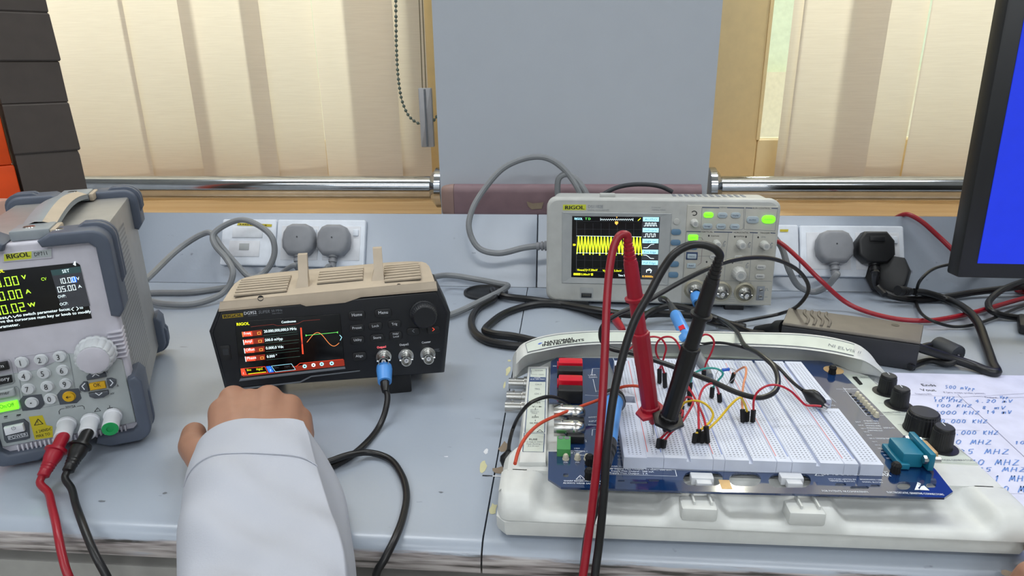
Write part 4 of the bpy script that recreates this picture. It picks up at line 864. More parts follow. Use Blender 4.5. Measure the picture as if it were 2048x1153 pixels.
# ------------------------------------------------------------------ oscilloscope
def oscilloscope():
    f = Fr((.1215, .8149, .006), -.0341, -.0512); Wd, Hh = .2898, .1385
    t = thing('oscilloscope', 'light grey digital oscilloscope with yellow waveform on its screen', 'oscilloscope', f.o, f.yaw, f.tilt)
    X = lambda px, py, y=0: f.hit(px, py, 1, y)
    rows = []
    base = rrect(Wd, Hh, .012, 6, 0, Hh/2)
    for d, s in ((.0, .0035), (.0008, .0015), (.003, .0), (.014, 0), (.02, .001), (.024, .004)):
        rows.append([(u*(1-2*s/Wd), d, Hh/2+(v-Hh/2)*(1-2*s/Hh)) for u, v in base])
    g = G().loft(rows, True); g.face(rows[0]); g.face(rows[-1]); g.obj('front_shell', 'sc_case', t, 50)
    # rear body, lower and narrower towards the back
    rows = []
    for d, sx, sz in ((.02, .97, .965), (.06, .96, .965), (.066, .94, .945)):
        rows.append([(u*sx, d, .003+(v)*sz) for u, v in rrect(Wd, Hh, .010, 5, 0, Hh/2)])
    g = G().loft(rows, True); g.face(rows[-1]); g.obj('rear_shell', 'sc_case', t, 40)
    for k in range(12): G().box((.02+k*.008, .045, Hh*.965+.0032), (.004, .020, .0008), .0002).obj('vent_slot', 'grey_print', t)
    G().box((-.068, .012, Hh+.002), (.020, .010, .005), .0012).obj('top_lug', 'sc_case', t)
    for u in (-.10, .10): G().box((u, .008, -.003), (.024, .012, .0065), .001).obj('foot', 'black_plastic', t)
    # screen surround: bevelled recess frame
    o_ = [X(1124, 424), X(1344, 427), X(1337, 571), X(1123, 567)]; i_ = [X(1144.5, 432.5), X(1320, 434.5), X(1314.5, 559.5), X(1142.5, 554.5)]
    ring = lambda q, y: [Vector((p.x, y, p.z)) for p in q]
    G().loft([ring(o_, -.0004), ring([a.lerp(b, .12) for a, b in zip(o_, i_)], -.0016), ring(i_, -.0004)], True).obj('screen_surround', 'sc_bezel', t, 0)
    G().prism([(p.x, p.z) for p in i_], lambda u, v, d: (u, d, v), .001, -.0006).obj('screen', 'scr_black', t)
    scr = t.children[-1]
    pr = Print(f, 1, -.0006); T = pr.text
    T('scr_cyan', 'RIGOL', (1148.5, 440), (1165, 440.2), 4.5, bold=.08); T('scr_lgreen', 'T\'D', (1170, 440), (1181, 440.2), 4.5, bold=.08)
    pr.line('scr_white', [(1201, 436.5), (1201, 441)], .8); pts = [(1202+k*2.1, 438 if k % 2 else 441) for k in range(31)]; pr.line('scr_white', pts, .7); pr.line('scr_white', [(1266, 437), (1266, 442)], .8)
    pr.poly('scr_amber', [(1230, 443), (1236, 443), (1236.5, 447), (1233, 450.5), (1229.7, 447)]); pr.poly('scr_amber', [(1232, 434), (1235, 434), (1233.5, 437)]); pr.line('scr_yellow', [(1276, 441.5), (1281, 437)], 1.5)
    for k in range(9): pr.line('scr_grid', [(1153.5+k*16.3, 447), (1153+k*16.2, 542)], .35)
    for k in range(7): pr.line('scr_grid', [(1153, 443+k*15.5), (1283, 443.8+k*15.7)], .35)
    pr.line('scr_grid', [(1153, 441), (1152.5, 542)], .8); pr.line('scr_grid', [(1152, 542.5), (1281, 545)], .8)
    n = 40; A = 472.5; B = 508
    pts = [(1153.5+130*k/n, (A if k % 2 else B)+2.0*k/n+(2*math.sin(k*1.9) if k % 2 == 0 else 0)) for k in range(n+1)]
    pr.line('scr_yellow', pts, 1.9); pr.line('scr_green', [(x+1.1, y) for x, y in pts[:-1]], .9, k=3)
    for y in (472, 506): pr.line('scr_white', [(1153, y), (1283, y+2)], .7, k=4)
    pr.poly('scr_yellow', [(1146, 488), (1150, 488), (1152, 490), (1150, 492), (1146, 492)])
    T('scr_yellow', 'Vmax(1)=7.20mV', (1154, 542), (1195, 542.5), 4, bold=.05); T('scr_yellow', 'Vpp(1)=15.0mV', (1205, 543.5), (1243, 544), 4, bold=.05)
    pr.poly('scr_yellow', [(1147, 546.5), (1161, 546.7), (1161, 551), (1147, 550.8)]); T('scr_yellow', '5.00mV', (1162, 551), (1180, 551.3), 4, bold=.05); pr.poly('scr_yellow', [(1182, 547), (1186, 547), (1186, 551.5), (1182, 551.5)])
    T('scr_white', 'Time 50.00ns', (1236, 553), (1262, 553.5), 4, bold=.04); T('scr_amber', '0.0000s', (1284, 555), (1306, 555.5), 4, bold=.05)
    # menu column
    pr.poly('scr_grey', [(1285, 434.5), (1320, 435), (1314.5, 559), (1281.5, 558)], .6)
    for k, lab in enumerate(('AUTO', 'multi-cycle', 'single cyc', 'Rise Edge', 'Fall Edge')):
        y = 434.5+k*21.7; x = 1286-k*.55; pr.poly('scr_cyan', [(x, y), (x+32, y+.4), (x+31.6, y+9), (x-.2, y+8.5)], 2); T('sc_navy', lab, (x+3, y+6.5), (x+28, y+6.9), 4, k=3)
    for k, pl in enumerate(([(0, 7), (3, 7), (3, 1), (6, 1), (6, 7), (9, 7), (9, 1), (12, 1), (12, 7), (15, 7), (15, 1), (18, 1), (18, 7), (21, 7), (21, 1), (24, 1), (24, 7), (26, 7)], [(0, 7), (4, 7), (4, 1), (8, 1), (8, 7), (12, 7), (12, 1), (16, 1), (16, 7), (20, 7), (20, 1), (23, 1), (23, 7)], [(0, 7), (8, 7), (13, 2), (16, .5), (21, 0)], [(0, 0), (6, .5), (10, 3), (14, 6.5), (21, 7)])):
        pr.line('scr_white', [(1288-k*.5+a, 445.3+21.7*k+b) for a, b in pl], 1.1)
    pr.line('scr_white', [(1301, 541), (1293, 541), (1293, 545)], 1.6); pr.line('scr_white', [(1293, 540.5), (1299, 538), (1303, 541), (1301, 546)], 1.6)
    pr.done('screen_graphic', scr)
    # front print
    pr = Print(f, 1, 0, 2e-4); T = pr.text
    pr.poly('yellow_badge', [(1126, 409.5), (1172, 409.3), (1172, 420.7), (1125.5, 420.7)]); T('black_print', 'RIGOL', (1129, 418.8), (1168, 418.8), 7, bold=.07, k=3)
    T('grey_print', 'DS1102E', (1175.5, 416.5), (1206.5, 416.6), 6, bold=.02); T('grey_print', 'DIGITAL OSCILLOSCOPE', (1175, 421.8), (1218, 422), 2.6); T('grey_print', '2 Channel', (1303, 416.5), (1321, 416.6), 2.6); T('grey_print', '100MHz 1GSa/s', (1303, 421.2), (1331, 421.4), 2.6)
    pr.done('lettering', t)
    # control panel plate
    q = [X(1374.5, 410), X(1556, 413), X(1541, 611), X(1362, 606)]
    G().prism([(p.x, p.z) for p in q], lambda u, v, d: (u, d, v), .001, -.0012, .0006).obj('control_panel', 'sc_panel', t)
    FY = -.0012
    Z = lambda X_, Y_: (1320+X_/4.612, 370+Y_/4.612)
    pn = Print(f, 1, FY); T = pn.text
    L = lambda pts, w=.7, m='grey_print', **k: pn.line(m, [Z(*p) for p in pts], w, **k)
    L([(388, 210), (378, 400), (385, 412), (750, 415), (768, 400), (775, 215)]); L([(790, 215), (775, 410), (1060, 425), (1083, 225)])
    L([(245, 432), (212, 880), (1030, 890)]); L([(632, 440), (608, 640), (590, 885)]); L([(858, 445), (820, 885)])
    for a, b, y in ((390, 545, 208), (620, 775, 210), (790, 850, 212), (1030, 1085, 216), (245, 375, 430), (500, 665, 435), (830, 900, 440), (1020, 1062, 443)): L([(a, y), (b, y+3)], 1.7, 'sc_navy')
    for s, x, y, w in (('MENU', 552, 214, 62), ('RUN CONTROL', 855, 222, 160), ('VERTICAL', 380, 440, 108), ('HORIZONTAL', 678, 446, 140), ('TRIGGER', 920, 450, 92), ('POSITION', 470, 478, 74), ('POSITION', 700, 482, 78), ('LEVEL', 930, 487, 48), ('SCALE', 468, 714, 50), ('SCALE', 690, 724, 70), ('CH 1', 300, 900, 50), ('CH 2', 560, 905, 50), ('EXT TRIG', 732, 915, 110)):
        T('black_print' if len(s) > 5 else 'grey_print', s, Z(x, y), Z(x+w, y+2), 2.9)
    for x, y in ((450, 470), (690, 478), (793, 480), (905, 484), (430, 712), (668, 718)): pn.poly('black_print', [Z(x-9, y), Z(x, y-12), Z(x+9, y), Z(x, y+12)], 2)
    L([(355, 485), (385, 490), (395, 510), (378, 720), (345, 745)], .8, 'bumper'); L([(345, 658), (470, 658)], .8)
    for x, y in ((592, 545), (822, 555), (1025, 560), (803, 745)): L([(x-8, y+25), (x-8, y-5), (x+6, y-25), (x+14, y-18)], 1.3); L([(x+3, y+25), (x+8, y)], 1.3)
    L([(315+24*math.cos(math.radians(a)), 262+20*math.sin(math.radians(a))) for a in range(-150, 121, 30)], 1.8, 'black_print')
    for k in range(4): L([(625+3*k, 1020+18*k), (695-3*k, 1021+18*k)], .8)
    L([(640, 1010), (660, 980), (680, 1010)], .9, closed=True)
    L([(962, 975), (972, 975), (974, 955), (990, 955), (992, 975), (1000, 975)], .8); L([(965, 1035), (990, 1035)], 1)
    T('black_print', 'X', Z(218, 990), Z(232, 990), 3)
    pn.done('lettering', t)
    def key(px, py, w, h, m, rr=.45, txt=None, mt='sc_navy', hh=.0022):
        c = X(*Z(px, py), FY); k = X(*Z(px+1, py), FY); s = (k-c).length; o = G().prism(rrect(w*s, h*s, h*s*rr, 4, c.x, c.z), lambda u, v, d: (u, d, v), FY+.0006, FY-hh, .0007).obj('key', m, t)
        if txt: p_ = Print(f, 1, FY-hh-.0001); p_.text(mt, txt, Z(px-w*.3, py+7), Z(px+w*.3, py+8), 2.4); p_.done('key_legend', o)
    for i, (x, y) in enumerate(((446, 277), (575, 280), (697, 280), (437, 380), (562, 382), (688, 384))): key(x, y, 90, 52, 'lit_green' if i == 0 else 'sc_grey_key', .45, ('Measure', 'Cursor', 'Utility', 'Storage', 'Acquire', 'Display')[(0, 1, 5, 3, 4, 2)[i]])
    key(853, 322, 112, 66, 'sc_grey_key', .4, 'AUTO'); key(1000, 318, 125, 78, 'lit_green', .48, 'RUN/STOP')
    key(304, 486, 92, 56, 'lit_green', .25, 'CH1'); key(296, 572, 92, 50, 'sc_blue', .25, 'CH2')
    c = X(*Z(293, 656), FY); s = (X(*Z(294, 656), FY)-c).length; G().prism(rrect(106*s, 74*s, 3*s, 2, c.x, c.z), lambda u, v, d: (u, d, v), FY+.0005, FY-.0006, .0002).obj('key_surround', 'sc_navy', t)
    key(293, 658, 84, 46, 'sc_grey_key', .2, 'MATH'); key(288, 744, 82, 46, 'sc_grey_key', .2, 'REF')
    key(490, 664, 66, 46, 'sc_knob', .45, 'OFF'); key(722, 668, 76, 42, 'sc_knob', .45, 'MENU'); key(945, 672, 90, 40, 'sc_knob', .45, 'MENU'); key(930, 758, 88, 46, 'sc_knob', .45, '50%'); key(920, 842, 88, 46, 'sc_knob', .45, 'FORCE')
    def knob(px, py, r, hgt):
        c = X(*Z(px, py), FY); s = (X(*Z(px+1, py), FY)-c).length; r = r*s
        k = G().lathe(c, (0, -1, 0), [(r*1.15, 0), (r*1.1, .002), (r, .003), (r*.92, hgt), (r*.8, hgt+.0012), (0, hgt+.0012)], 48, .05, 16).obj('knob', 'sc_knob', t, 40)
        G().lathe(c+Vector((0, -hgt-.0013, 0)), (0, -1, 0), [(r*.45, 0), (r*.3, -.0006), (0, -.0006)], 20).obj('knob_dimple', 'sc_bezel', k)
    knob(315, 350, 34, .011); knob(518, 542, 36, .012); knob(742, 545, 38, .012); knob(958, 552, 38, .012); knob(472, 805, 56, .014); knob(722, 815, 60, .014)
    # soft keys beside the screen
    Zs = [(148, 434, 90, 54), (143, 531, 90, 54), (136, 640, 90, 30), (128, 729, 90, 54), (122, 828, 90, 54)]
    def skey(px, py, w, h, m, rr):
        c = X(*Z(px, py)); s = (X(*Z(px+1, py))-c).length; G().prism(rrect(w*s, h*s, h*s*rr, 4, c.x, c.z), lambda u, v, d: (u, d, v), .0006, -.0024, .0007).obj('soft_key', m, t)
    for a in Zs: skey(*a, 'sc_blue', .4)
    c = X(*Z(153, 338)); G().lathe(c, (0, -1, 0), [(.0038, 0), (.0036, .002), (0, .0024)], 18).obj('round_key', 'sc_knob', t)
    # usb port
    c = X(1173, 588); G().prism(rrect(.0175, .0155, .002, 3, c.x, c.z+.001), lambda u, v, d: (u, d, v), .001, -.0004, .0002).obj('port_recess', 'sc_bezel', t); G().box((c.x, -.0008, c.z-.002), (.0135, .0015, .006), .0005).obj('usb_port', 'dark_grey', t); G().box((c.x, -.0017, c.z-.0015), (.010, .0006, .0018)).obj('usb_tongue', 'steel', t)
    C = {}
    for nm, px, py in (('ch1', 320, 965), ('ch2', 562, 985), ('ext', 780, 995)):
        c = X(*Z(px, py), FY); G().lathe(c, (0, -1, 0), [(.0135, 0), (.0135, .0006), (.011, .0012), (.0105, -.0002)], 28).obj('socket_ring', 'tin', t); bnc_socket(t, c, (0, -1, 0), .0052, .016); C[nm] = f.world(c)
    c = X(*Z(925, 1000), FY); G().box((c.x, FY-.0006, c.z), (.0095, .0012, .0185), .0004).obj('calibrator_recess', 'grey_print', t)
    for d in (-.0045, .0045): G().box((c.x, FY-.002, c.z+d), (.004, .003, .0045), .0004).obj('calibrator_tab', 'steel', t)
    return f, C
SCF, SCC = oscilloscope()
# ------------------------------------------------------------------ prototyping workstation (right)
NO = Vector((.125, .36, 0)); NF = Fr(NO)
def N(px, py, z): return P(px, py, z=z)-NO
ZD, ZP = .0305, .0372                       # deck, top of the circuit board
def workstation():
    t = thing('prototyping_workstation', 'off-white prototyping workstation with curved back and knobs, carrying a blue circuit board', 'workstation', NO)
    L = lambda x, y, z: Vector((x, y, z))-NO
    # plan of the case
    def plan(ins, front=.358):
        pts = []
        xl0, xl1, xr0 = -.043+ins, -.034+ins, .300-ins
        pts += [(xl0+.006, front+ins), (xr0-.008, front+ins+.003), (xr0, front+ins+.012)]
        pts += [(xr0-.002, .46), (xr0-.010, .53)]
        for a in (0, 20, 40, 60, 80): pts.append((.205+(.085-ins)*math.cos(math.radians(a))*.95, .545+(.058-ins)*math.sin(math.radians(a))))
        for a in (100, 120, 140, 160, 180): pts.append((.045+(.078-ins)*math.cos(math.radians(a)), .545+(.058-ins)*math.sin(math.radians(a))))
        pts += [(xl1, .50), (xl1, .430), (xl0+.003, .421), (xl0, .412), (xl0, front+ins+.006)]
        return pts
    lower = [(z, i) for z, i in ((.003, .004), (.004, .001), (.008, 0), (.0150, 0), (.0156, .0008))]
    rows = [[L(x, y, z) for x, y in plan(i)] for z, i in lower]; g = G().loft(rows, True); g.face(rows[0]); g.face(rows[-1]); g.obj('lower_shell', 'ni_case', t, 40)
    for x, y in ((-.02, .385), (.28, .39), (.0, .56), (.25, .56)): G().lathe(L(x, y, 0), (0, 0, 1), [(.008, 0), (.008, .0036)], 16).obj('foot', 'black_rubber', t)
    # upper shell: deck plus a front lip with three scooped recesses
    rows = [[L(x, max(y, .395), z) for x, y in plan(i)] for z, i in ((.0162, .0006), (.024, .0008), (.028, .002), (ZD, .005))]
    g = G().loft(rows, True); g.face(rows[-1])
    sc = [(P(1062, 1010, z=.02).x, P(1338, 1020, z=.02).x), (P(1432, 1020, z=.02).x, P(1576, 1025, z=.02).x), (P(1655, 1020, z=.02).x, P(1975, 1040, z=.02).x)]
    sm = lambda x: max(0, min(1, x))**2*(3-2*max(0, min(1, x)))
    def depth(x):
        return max(sm((x-a+.003)/.012)*sm((b+.003-x)/.012) for a, b in sc)
    norm = [(.3960, ZD), (.384, ZD), (.374, ZD), (.3675, .0292), (.3628, .0262), (.3598, .0222), (.3583, .018), (.3581, .0162)]
    scoop = [(.3960, ZD), (.3935, .0245), (.386, .0205), (.376, .0196), (.3665, .0200), (.3625, .0200), (.3590, .0182), (.3581, .0162)]
    cols = []
    nx = 170
    for k in range(nx+1):
        x = -.0424+.3418*k/nx; s = depth(x); e = min(1, (x+.0424)/.008, (.2994-x)/.010); ro = (1-math.sqrt(max(0, 1-(1-e)**2)))*.010
        cols.append([L(x, a[0]*(1-s)+b[0]*s+(ro if i > 2 else 0), a[1]*(1-s)+b[1]*s-(.3*ro if i < 5 else 0)) for i, (a, b) in enumerate(zip(norm, scoop))])
    g.loft(cols)
    for c in (cols[0], cols[-1]): g.face([*c, Vector((c[-1].x, .396-NO.y, c[-1].z))])
    g.obj('upper_shell', 'ni_case', t, 45)
    # curved hump along the back
    A = [(1033, 704, .048), (1046, 689, .054), (1070, 677, .055), (1109, 668, .055), (1158, 663.5, .055), (1205, 661.5, .055), (1300, 661.5, .055), (1400, 663, .055), (1500, 665, .055), (1592, 667, .055), (1644, 672, .055), (1681, 679, .055), (1709, 687, .055), (1726, 696, .053), (1750, 722, .045), (1774, 749, .034)]
    B = [(1032, 730, .040), (1050, 712, .0495), (1085, 703, .050), (1121, 696, .050), (1158, 691.5, .050), (1206, 688.5, .050), (1300, 688.5, .050), (1400, 690, .050), (1500, 693, .050), (1580, 697, .050), (1630, 702, .050), (1670, 708.5, .050), (1707, 716.5, .050), (1728, 722, .048), (1750, 735, .041), (1772, 753, .033)]
    C_ = [(1032, 754, .0306), (1053, 733, .0306), (1080, 725, .0306), (1112, 717, .0306), (1158, 714, .0306), (1206, 713, .0306), (1300, 713, .0306), (1400, 715, .0306), (1500, 719, .0306), (1580, 722, .0306), (1630, 725, .0306), (1670, 730, .0306), (1700, 742, .0306), (1724, 748, .0306), (1745, 751, .0306), (1768, 756, .0306)]
    a3 = catmull([P(x, y, z=z) for x, y, z in A], 5); b3 = catmull([P(x, y, z=z) for x, y, z in B], 5); c3 = catmull([P(x, y, z=z) for x, y, z in C_], 5)
    n = len(a3)
    def outw(i):
        d = a3[min(i+1, n-1)]-a3[max(i-1, 0)]; v = Vector((-d.y, d.x, 0)); v.normalize(); return v
    rows = []
    for i in range(n):
        o = outw(i); a, b, c = a3[i], b3[i], c3[i]
        m1 = b.lerp(c, .30)+Vector((0, 0, .004)); m2 = b.lerp(c, .72)+Vector((0, 0, -.001))
        rows.append([p-NO for p in (c, m2, m1, b, a, a+o*.004+Vector((0, 0, -.0025)), a+o*.008+Vector((0, 0, -.010)), Vector((a.x, a.y, .0162))+o*.008)])
    g = G().loft(rows); g.face(rows[0]); g.face(rows[-1]); g.obj('rear_hump', 'ni_case', t, 50)
    lab = []
    for i in range(6, n-15): lab.append([b3[i].lerp(a3[i], .12)-NO+Vector((0, -.0002, .0005)), b3[i].lerp(a3[i], .86)-NO+Vector((0, -.0002, .0005))])
    G().loft(lab).obj('label_band', 'ni_label', t)
    for k in (0, 1): G().tube([p[k]+Vector((0, 0, .0002)) for p in lab], .0003, 4, smooth=False).obj('label_border', 'grey_print', t)
    G().tube([lab[0][0], lab[0][1]], .0003, 4, smooth=False).obj('label_border', 'grey_print', t)
    def band(i, i0, i1):                               # plane of the label near curve index i
        p = b3[i]-NO; u = a3[i]-b3[i]; v = a3[i1]-a3[i0]; nn = v.cross(u); nn = nn if nn.z > 0 else -nn
        return Print(NF, 3, (p+nn.normalized()*.0009, nn))
    pr = band(16, 10, 22)
    pr.text('black_print', 'NATIONAL', (1088, 688.5), (1148, 680), 4.6, bold=.07); pr.text('black_print', 'INSTRUMENTS', (1083.5, 694), (1168, 682.5), 4.6, bold=.07)
    pr.poly('ni_logo', [(1060, 695), (1069, 690.5), (1079, 689), (1083, 686.5), (1086, 687.5), (1080, 694), (1072, 695.5), (1069, 699), (1063, 702), (1066, 696)])
    pr.poly('ni_logo', [(1074, 690), (1079, 687), (1086, 686), (1082, 688.6), (1079, 690)], 3)
    pr.done('lettering', t)
    pr = band(54, 50, 58); pr.text('grey_print', 'NI ELVIS II', (1655, 692), (1722, 709), 5, slant=.2); pr.done('lettering', t)
    # centre seam tab of the hump
    c = N(1420, 722, ZD); G().box((c.x, c.y+.006, .036), (.16, .006, .008), .001).obj('hump_insert', 'ni_label', t)
    # left connector strip with printed label
    q = [N(1056, 733, .034), N(1098, 733, .034), N(1092, 925, .034), N(1038, 925, .034)]
    G().prism([(p.x, p.y) for p in q], lambda u, v, d: (u, v, d), ZD-.001, .034, .0012).obj('connector_strip', 'ni_case', t)
    Z = lambda X_, Y_: (1020+X_/5.76, 720+Y_/5.76)
    pr = Print(NF, 2, .034)
    pr.poly('ni_label', [Z(235, 100), Z(418, 105), Z(390, 1065), Z(148, 1062)], .7)
    pr.line('ni_line', [Z(235, 100), Z(418, 105), Z(398, 840), Z(172, 840)], .9, closed=True); pr.line('ni_line', [Z(165, 850), Z(397, 855), Z(386, 1068), Z(147, 1062)], .9, closed=True); pr.line('ni_line', [Z(200, 480), Z(408, 482)], .8)
    pr.poly('ni_line', [Z(228, 200), Z(410, 205), Z(408, 258), Z(220, 255)], 1.5)
    for s, x0, y0, x1, hh, m in (('SCOPE', 280, 218, 350, 2.2, 'white_print'), ('AI 8 / 60V MAX', 235, 236, 400, 2.4, 'white_print'), ('TO SCOPE', 285, 135, 380, 2.2, 'grey_print'), ('TRIG', 330, 182, 390, 2.2, 'grey_print'), ('CH 0', 290, 296, 365, 3, 'grey_print'), ('TRG', 285, 350, 345, 3, 'grey_print'), ('CH 1', 280, 405, 362, 3, 'grey_print'),
        ('DMM', 255, 508, 350, 3.4, 'black_print'), ('V', 255, 552, 285, 3, 'black_print'), ('60VDC', 235, 588, 330, 2.4, 'grey_print'), ('20Vrms', 232, 608, 335, 2.4, 'grey_print'), ('MAX', 250, 628, 315, 2.6, 'grey_print'), ('COM', 250, 675, 330, 3, 'black_print'), ('2A MAX', 225, 742, 350, 3, 'black_print'), ('A', 272, 806, 292, 3, 'black_print'),
        ('FUSE', 218, 932, 318, 3.4, 'black_print'), ('F 3.15A H 250V', 165, 958, 378, 2.4, 'grey_print'), ('Fast Acting', 190, 982, 350, 2.4, 'grey_print'), ('5 x 20 mm', 205, 1005, 335, 2.4, 'grey_print')):
        pr.text(m, s, Z(x0, y0), Z(x1, y0), hh, k=3)
    pr.poly('black_print', [Z(335, 538), Z(372, 545), Z(335, 552)], 2); pr.line('black_print', [Z(290, 545), Z(335, 545)], .7); pr.line('grey_print', [Z(245, 125), Z(245, 170), Z(315, 172)], .8); pr.line('black_print', [Z(310, 835), Z(345, 808), Z(378, 837)], .7, closed=True)
    for a, b in ((560, 580), (640, 658), (695, 712), (755, 785)): pr.line('black_print', [Z(293, a), Z(291, b)], .7)
    pr.done('lettering', t)
    for px, py in ((1048, 768), (1045, 795), (1043, 815)):
        c = N(px, py, .024); b = G().lathe((c.x+.004, c.y, .024), (-1, 0, 0), [(.0066, 0), (.0066, .004), (.0052, .0045), (.0052, .018), (.0044, .018), (.0044, .010), (0, .010)], 22).obj('bnc_socket', 'steel', t)
        G().cyl((c.x-.008, c.y, .0285), (c.x-.008, c.y, .0308), .0011, None, 8).obj('bayonet_pin', 'steel', b)
    # right control strip: label, knobs, slot
    q = [N(1645, 745, ZD+.0006), N(1735, 752, ZD+.0006), N(1790, 800, ZD+.0006), N(1957, 930, ZD+.0006), N(1860, 925, ZD+.0006)]
    G().prism([(p.x, p.y) for p in q], lambda u, v, d: (u, v, d), ZD-.0005, ZD+.0006).obj('control_label', 'ni_label', t)
    pr = Print(NF, 2, ZD+.0006)
    for pts in ([(1740, 757), (1788, 800), (1955, 928), (1865, 925)], [(1770, 830), (1815, 831)], [(1795, 850), (1810, 851)], [(1750, 768), (1765, 769)], [(1757, 807), (1775, 808)]): pr.line('grey_print', pts, .8)
    pr.text('grey_print', 'VARIABLE POWER SUPPLIES', (1766, 828), (1822, 827), 3); pr.text('grey_print', 'FUNCTION GENERATOR', (1865, 923), (1948, 924), 3.4); pr.text('grey_print', 'FREQ', (1847, 874), (1862, 874), 2.4); pr.text('grey_print', 'MIN', (1875, 903), (1884, 903), 2.4); pr.text('grey_print', 'MAX', (1895, 903.5), (1908, 903.5), 2.4)
    pr.text('grey_print', 'PROTO BOARD', (1722, 757), (1752, 757.5), 2.4)
    pr.done('lettering', t)
    q = [N(1705, 755, ZD+.001), N(1713, 755, ZD+.001), N(1725, 769, ZD+.001), N(1719, 770, ZD+.001)]
    G().prism([(p.x, p.y) for p in q], lambda u, v, d: (u, v, d), ZD, ZD+.0016).obj('slide_switch', 'matte_black', t)
    for px, py, rr, hgt in ((1772, 786, .0070, .0150), (1797, 813, .0070, .0150), (1841, 862, .0120, .0150), (1880, 897, .0076, .0165)):
        c = N(px, py, ZD); big = rr > .01
        if not big: G().lathe((c.x, c.y, ZD+.0003), (0, 0, 1), [(rr*1.55, .0), (rr*1.55, .0008), (rr*1.05, .0010)], 32).obj('dial_ring', 'black_plastic', t)
        k = G().lathe((c.x, c.y, ZD+.001), (0, 0, 1), [(rr*1.06, 0), (rr*1.0, .002), (rr*.94, hgt*.86), (rr*.90, hgt*.87), (rr*.88, hgt), (rr*.80, hgt+.0008), (0, hgt+.0008)], 72, .03, 36).obj('knob', 'black_plastic', t, 40)
        G().lathe((c.x, c.y, ZD+.001+hgt+.0009), (0, 0, 1), [(rr*.78, 0), (0, .0001)], 32).obj('knob_cap', 'dark_grey', k)
        if not big: G().box((c.x+rr*.05, c.y+rr*.35, ZD+hgt+.0022), (.0006, rr*.6, .0003)).obj('pointer', 'white_print', k)
    # latches in front of the board
    for px in (1395, 1603):
        c = N(px, 1012, .028); G().box((c.x, .3655-NO.y, .0262), (.0235, .0150, .0105), .0025).obj('latch_base', 'ni_case', t)
        for s in (-.005, .006): G().box((c.x+s+.002, .3685-NO.y, .0318), (.0014, .013, .004), .0004).obj('latch_rib', 'ni_case', t)
    for px in (1404, 1583):
        c = N(px, 966, .034); G().box((c.x, c.y+.002, .0355), (.0150, .007, .006), .0008).obj('latch_tab', 'white_plastic', t); G().box((c.x+.0004, c.y-.003, .035), (.010, .006, .005), .0008).obj('latch_tip', 'white_plastic', t)
workstation()
